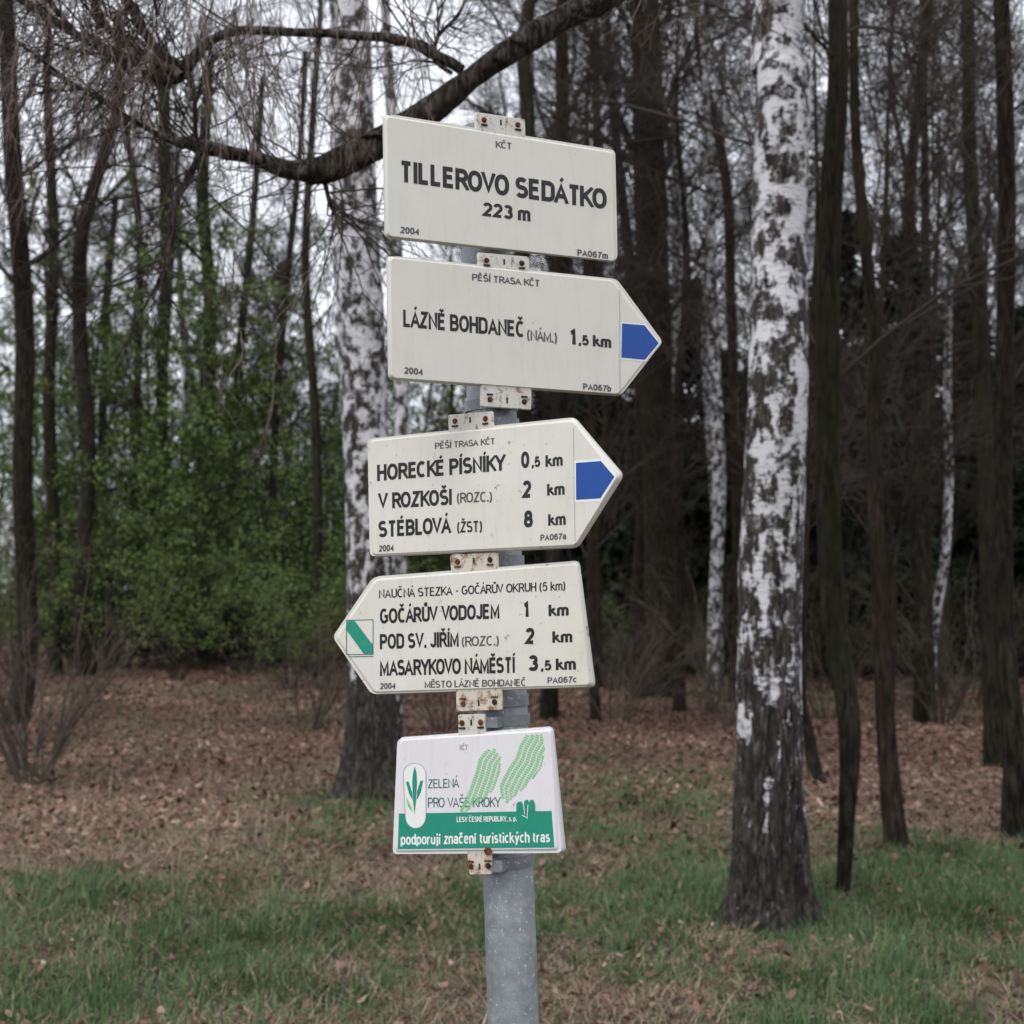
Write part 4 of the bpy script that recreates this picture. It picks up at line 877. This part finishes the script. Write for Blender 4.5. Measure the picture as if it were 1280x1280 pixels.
tall = [bush(320, 6, 3.2, 0, sub=6), bush(321, 7.5, 3, 0, sub=6)]
for st, _ in tall: st.materials.append(M['twig'])
for x, y in scatter(20, .05, .52, 24, 46, 1.6):
    o = thing('brushwood', 'tall bare brushwood under the dark trees on the right', 'shrub', (x, y, float(gz(x, y))), 'bare brushwood under the right wood', r.uniform(0, 6)); q = r.uniform(.6, 1.1); o.scale = (q,) * 3
    link('stems', tall[r.integers(2)][0], None, o, smooth=False, kind='stuff')
for x, y in scatter(26, -.5, .02, 30, 50, 1.8):
    o = thing('brushwood', 'tall bare brushwood among the left trees', 'shrub', (x, y, float(gz(x, y))), 'bare brushwood in the left wood', r.uniform(0, 6)); q = r.uniform(.6, 1.1); o.scale = (q,) * 3
    link('stems', tall[r.integers(2)][0], None, o, smooth=False, kind='stuff')
# ------------------------------------------------------------------ the gnarled limb over the signs, with hanging twigs
LY = 3.9
r = np.random.default_rng(5)
def limb_part(name, pts, w, m, parent, base, sides=14, n=50, Y=None, lump=.12, seed=0):
    Ys = Y if isinstance(Y, (list, tuple)) else [Y or LY] * len(pts)
    P = np.array([at(x, y, yy) for (x, y), yy in zip(pts, Ys)]); C = spline(P, n); s_ = np.linspace(0, 1, n)
    R = np.interp(s_, np.linspace(0, 1, len(w)), [q / FPX * yy / 2 for q, yy in zip(w, Ys)])
    R = R * (1 + lump * (fbm(s_ * 14 + seed, s_ * 0 + seed, seed, 3) - .5) * 2)
    mb = MB(); tubes(mb, rel(C, base), R, sides)
    V = mb.v[0]; rr = R.repeat(sides)[:, None]; V += (vnoise(V[:, 0] * 19 + V[:, 1] * 26, V[:, 2] * 33 + V[:, 1] * 11, seed)[:, None] - .5) * rr * .5
    link(name, mb.mesh(name), m, parent); return C, R
main_pts = [(1500, -520), (1200, -330), (960, -150), (780, -18), (705, 22), (640, 62), (590, 97), (545, 133), (490, 170), (440, 196), (402, 212), (362, 211), (320, 199), (262, 186), (225, 178)]
mw = [66, 56, 46, 33, 29, 30, 29, 33, 37, 34, 36, 25, 20, 18, 14]
mY = [5.2, 4.7, 4.3, 4.0, 3.95, 3.9, 3.9, 3.9, 3.9, 3.9, 3.9, 3.9, 3.88, 3.86, 3.84]
b0 = at(402, 212, LY)
limb = thing('tree_limb', 'gnarled mossy tree limb arching above the top sign with hanging twigs', 'branch', tuple(b0))
CM, RM = limb_part('main_limb', main_pts, mw, M['limb'], limb, b0, 24, 420, mY, .3, 2)
stem_top = CM[0]
mb, C_, R_ = trunk_mesh(rel([(stem_top[0] + .15, stem_top[1], -.1), (stem_top[0] + .1, stem_top[1], 1.5), (stem_top[0], stem_top[1], stem_top[2]), (stem_top[0] - .2, stem_top[1] + .2, stem_top[2] + 3)], b0), [.19, .16, .13, .06], 20, 60, .4, .04, 9)
link('trunk', mb.mesh('trunk'), M['limb'], limb)
subs = [
 ([(578, 88), (545, 68), (500, 50), (430, 43), (360, 40), (300, 38), (262, 52), (236, 80), (215, 98), (180, 92)], [15, 15, 14, 13, 12, 11, 13, 16, 18, 12], 3.95),
 ([(232, 182), (195, 166), (150, 140), (100, 110), (58, 88)], [10, 8, 7, 6, 4], 3.8),
 ([(250, 188), (236, 222), (219, 255), (213, 300), (206, 335), (188, 372)], [9, 9, 9, 10, 7, 4], 3.85),
 ([(244, 182), (244, 150), (242, 112), (232, 88)], [9, 7, 7, 9], 3.87),
 ([(228, 85), (200, 65), (178, 35), (160, 0), (140, -40)], [12, 12, 13, 14, 14], 3.95),
 ([(222, 100), (170, 60), (130, 30), (110, -20)], [14, 11, 12, 13], 4.05),
 ([(165, 95), (120, 50), (90, 40), (40, 8), (0, -20)], [7, 8, 9, 10, 11], 4.0),
 ([(225, 96), (190, 75), (140, 70), (95, 40), (60, 0)], [13, 9, 7, 7, 6], 3.75),
 ([(565, 92), (545, 75), (548, 45), (575, 15), (590, -30)], [6, 5, 5, 4, 4], 3.95),
 ([(225, 300), (245, 318), (255, 330)], [6, 4, 3], 3.85),
 ([(402, 215), (415, 260), (432, 285)], [8, 5, 3], 3.9),
 ([(320, 380), (345, 395), (380, 412), (430, 418)], [3, 5, 6, 4], 4.3)]
allC = [CM[60:]]; allR = [RM[60:]]
for i, (p, w, yy) in enumerate(subs[:-1]):
    C, R = limb_part('side_branch', p, w, M['limb'], limb, b0, 10, 40, yy, .25, 20 + i); allC.append(C); allR.append(R)
# twigs grown from the branches: spreading ones and long pendulous ones
mb = MB(); mbp = MB()
for k, (C, R) in enumerate(zip(allC, allR)):
    if k in (10,): continue
    P = C[None] - b0; n = 26 if k == 0 else 22
    if k == 0: P = P[:, 40:]; R = R[40:]
    L2, R2 = grow(r, P, np.minimum(R[None], .007), n, .05 if k else .45, 1, (.6, 1.3), (.25, .8), 9, .0, .17, .5, .3); tubes(mb, L2, np.maximum(R2, .0011), 4)
    L3, R3 = grow(r, L2, R2, 4, .2, .95, (.4, .9), (.12, .4), 6, -.08, .15, .7, .5); tubes(mb, L3, np.maximum(R3, .0009), 3)
def hang(px0, py0, px1, py1, Y, w=1.0, sag=0, mbx=None, seed=0):
    q = np.random.default_rng(int(seed)); n = 14; a = at(px0, py0, Y); b_ = at(px1, py1, Y + q.normal(0, .12)); s_ = np.linspace(0, 1, n)[:, None]
    P = a + (b_ - a) * s_; P[:, 0] += (np.sin(s_[:, 0] * math.pi) * sag / FPX * Y); P[:, :] += np.cumsum(q.normal(0, .0028, (n, 3)), 0) * np.sin(s_ * math.pi)
    R = np.linspace(1, .55, n) * w / FPX * Y / 2; tubes(mbx, rel(P, b0), R, 4); return rel(P, b0), R
# pendulous twigs out of the top left
i = 0; HP = []; HR = []
for x0, y0, x1, y1, w, sag in [(60, -30, 12, 190, 1.6, -8), (90, -20, 18, 160, 1.5, -10), (150, -20, 38, 118, 1.6, -6), (118, -30, 60, 200, 2.0, 14), (190, -30, 30, 210, 1.5, -20), (230, -30, 80, 150, 1.5, -16), (20, -30, 5, 300, 1.6, 3),
        (44, -20, 30, 120, 2.2, 8), (75, 10, 28, 240, 1.4, -4), (310, -20, 318, 240, 1.6, 6), (325, -20, 332, 190, 1.4, -3), (350, -20, 335, 170, 1.3, 4), (308, 150, 296, 330, 1.1, -6), (338, 190, 400, 320, 1.5, 8), (400, 320, 362, 400, 1.2, -5), (372, 208, 392, 300, 1.2, 7),
        (292, 235, 282, 400, 1.1, -4), (306, 210, 290, 262, 1.2, 3), (275, 320, 290, 480, 1.1, 6), (292, 300, 273, 520, 1.3, 5), (345, 425, 323, 570, 1.7, 4), (296, 400, 305, 460, 1.2, 0), (380, 345, 310, 375, 1.0, 2),
        (256, 30, 330, 200, 1.3, 10), (268, 30, 390, 190, 1.4, 12), (255, 60, 410, 130, 1.2, 8), (280, 70, 420, 160, 1.2, 6), (330, 60, 385, 205, 1.4, 4), (120, 120, 40, 260, 1.2, -6), (180, 140, 200, 300, 1.1, 5), (160, 130, 100, 280, 1.1, -4),
        (140, -20, 170, 150, 1.4, 6), (200, -20, 222, 160, 1.3, 4), (60, 100, 14, 330, 1.1, -3), (100, 60, 8, 150, 1.3, 0), (230, 20, 130, 200, 1.3, -6), (415, -20, 440, 60, 1.5, 2), (455, -20, 438, 110, 1.6, 2), (452, 60, 446, 165, 1.4, 0), (480, 0, 560, 60, 1.2, 6),
        (500, -20, 520, 100, 1.3, 3), (600, -10, 640, 30, 1.2, 0), (540, -30, 470, 80, 1.5, 5), (835, -20, 800, 60, 1.4, 3), (900, -20, 835, 70, 1.5, -5), (880, -20, 850, 66, 1.2, 0), (815, -20, 770, 40, 1.3, 0), (960, -20, 925, 110, 1.1, 3), (1010, -20, 1020, 90, 1.1, -3)]:
    i += 1; P, R = hang(x0, y0, x1, y1, 3.4 + (i * .37) % .9, w * 1.25, sag, mbp, i); HP.append(P); HR.append(R)
for q in range(150):
    x0 = r.uniform(-30, 330) if q < 130 else r.uniform(330, 560); y0 = r.uniform(-60, 60); a = r.uniform(-.55, .25) if x0 < 220 else r.uniform(-.2, .35); L_ = r.uniform(90, 250)
    P, R = hang(x0, y0, x0 + L_ * math.sin(a), y0 + L_ * math.cos(a), r.uniform(3.3, 4.6), r.uniform(1.2, 1.9), r.uniform(-10, 10), mbp, 500 + q); HP.append(P); HR.append(R)
L3, R3 = grow(r, np.array(HP), np.array(HR), 5, .1, .95, (.3, .8), (.06, .24), 5, -.1, .12, .8, .6); tubes(mbp, L3, np.maximum(R3, .0008), 3)
link('twigs', mb.mesh('twigs'), M['twig_dark'], limb, kind='stuff'); link('pendulous_twigs', mbp.mesh('pendulous_twigs'), M['twig_pale'], limb, kind='stuff')
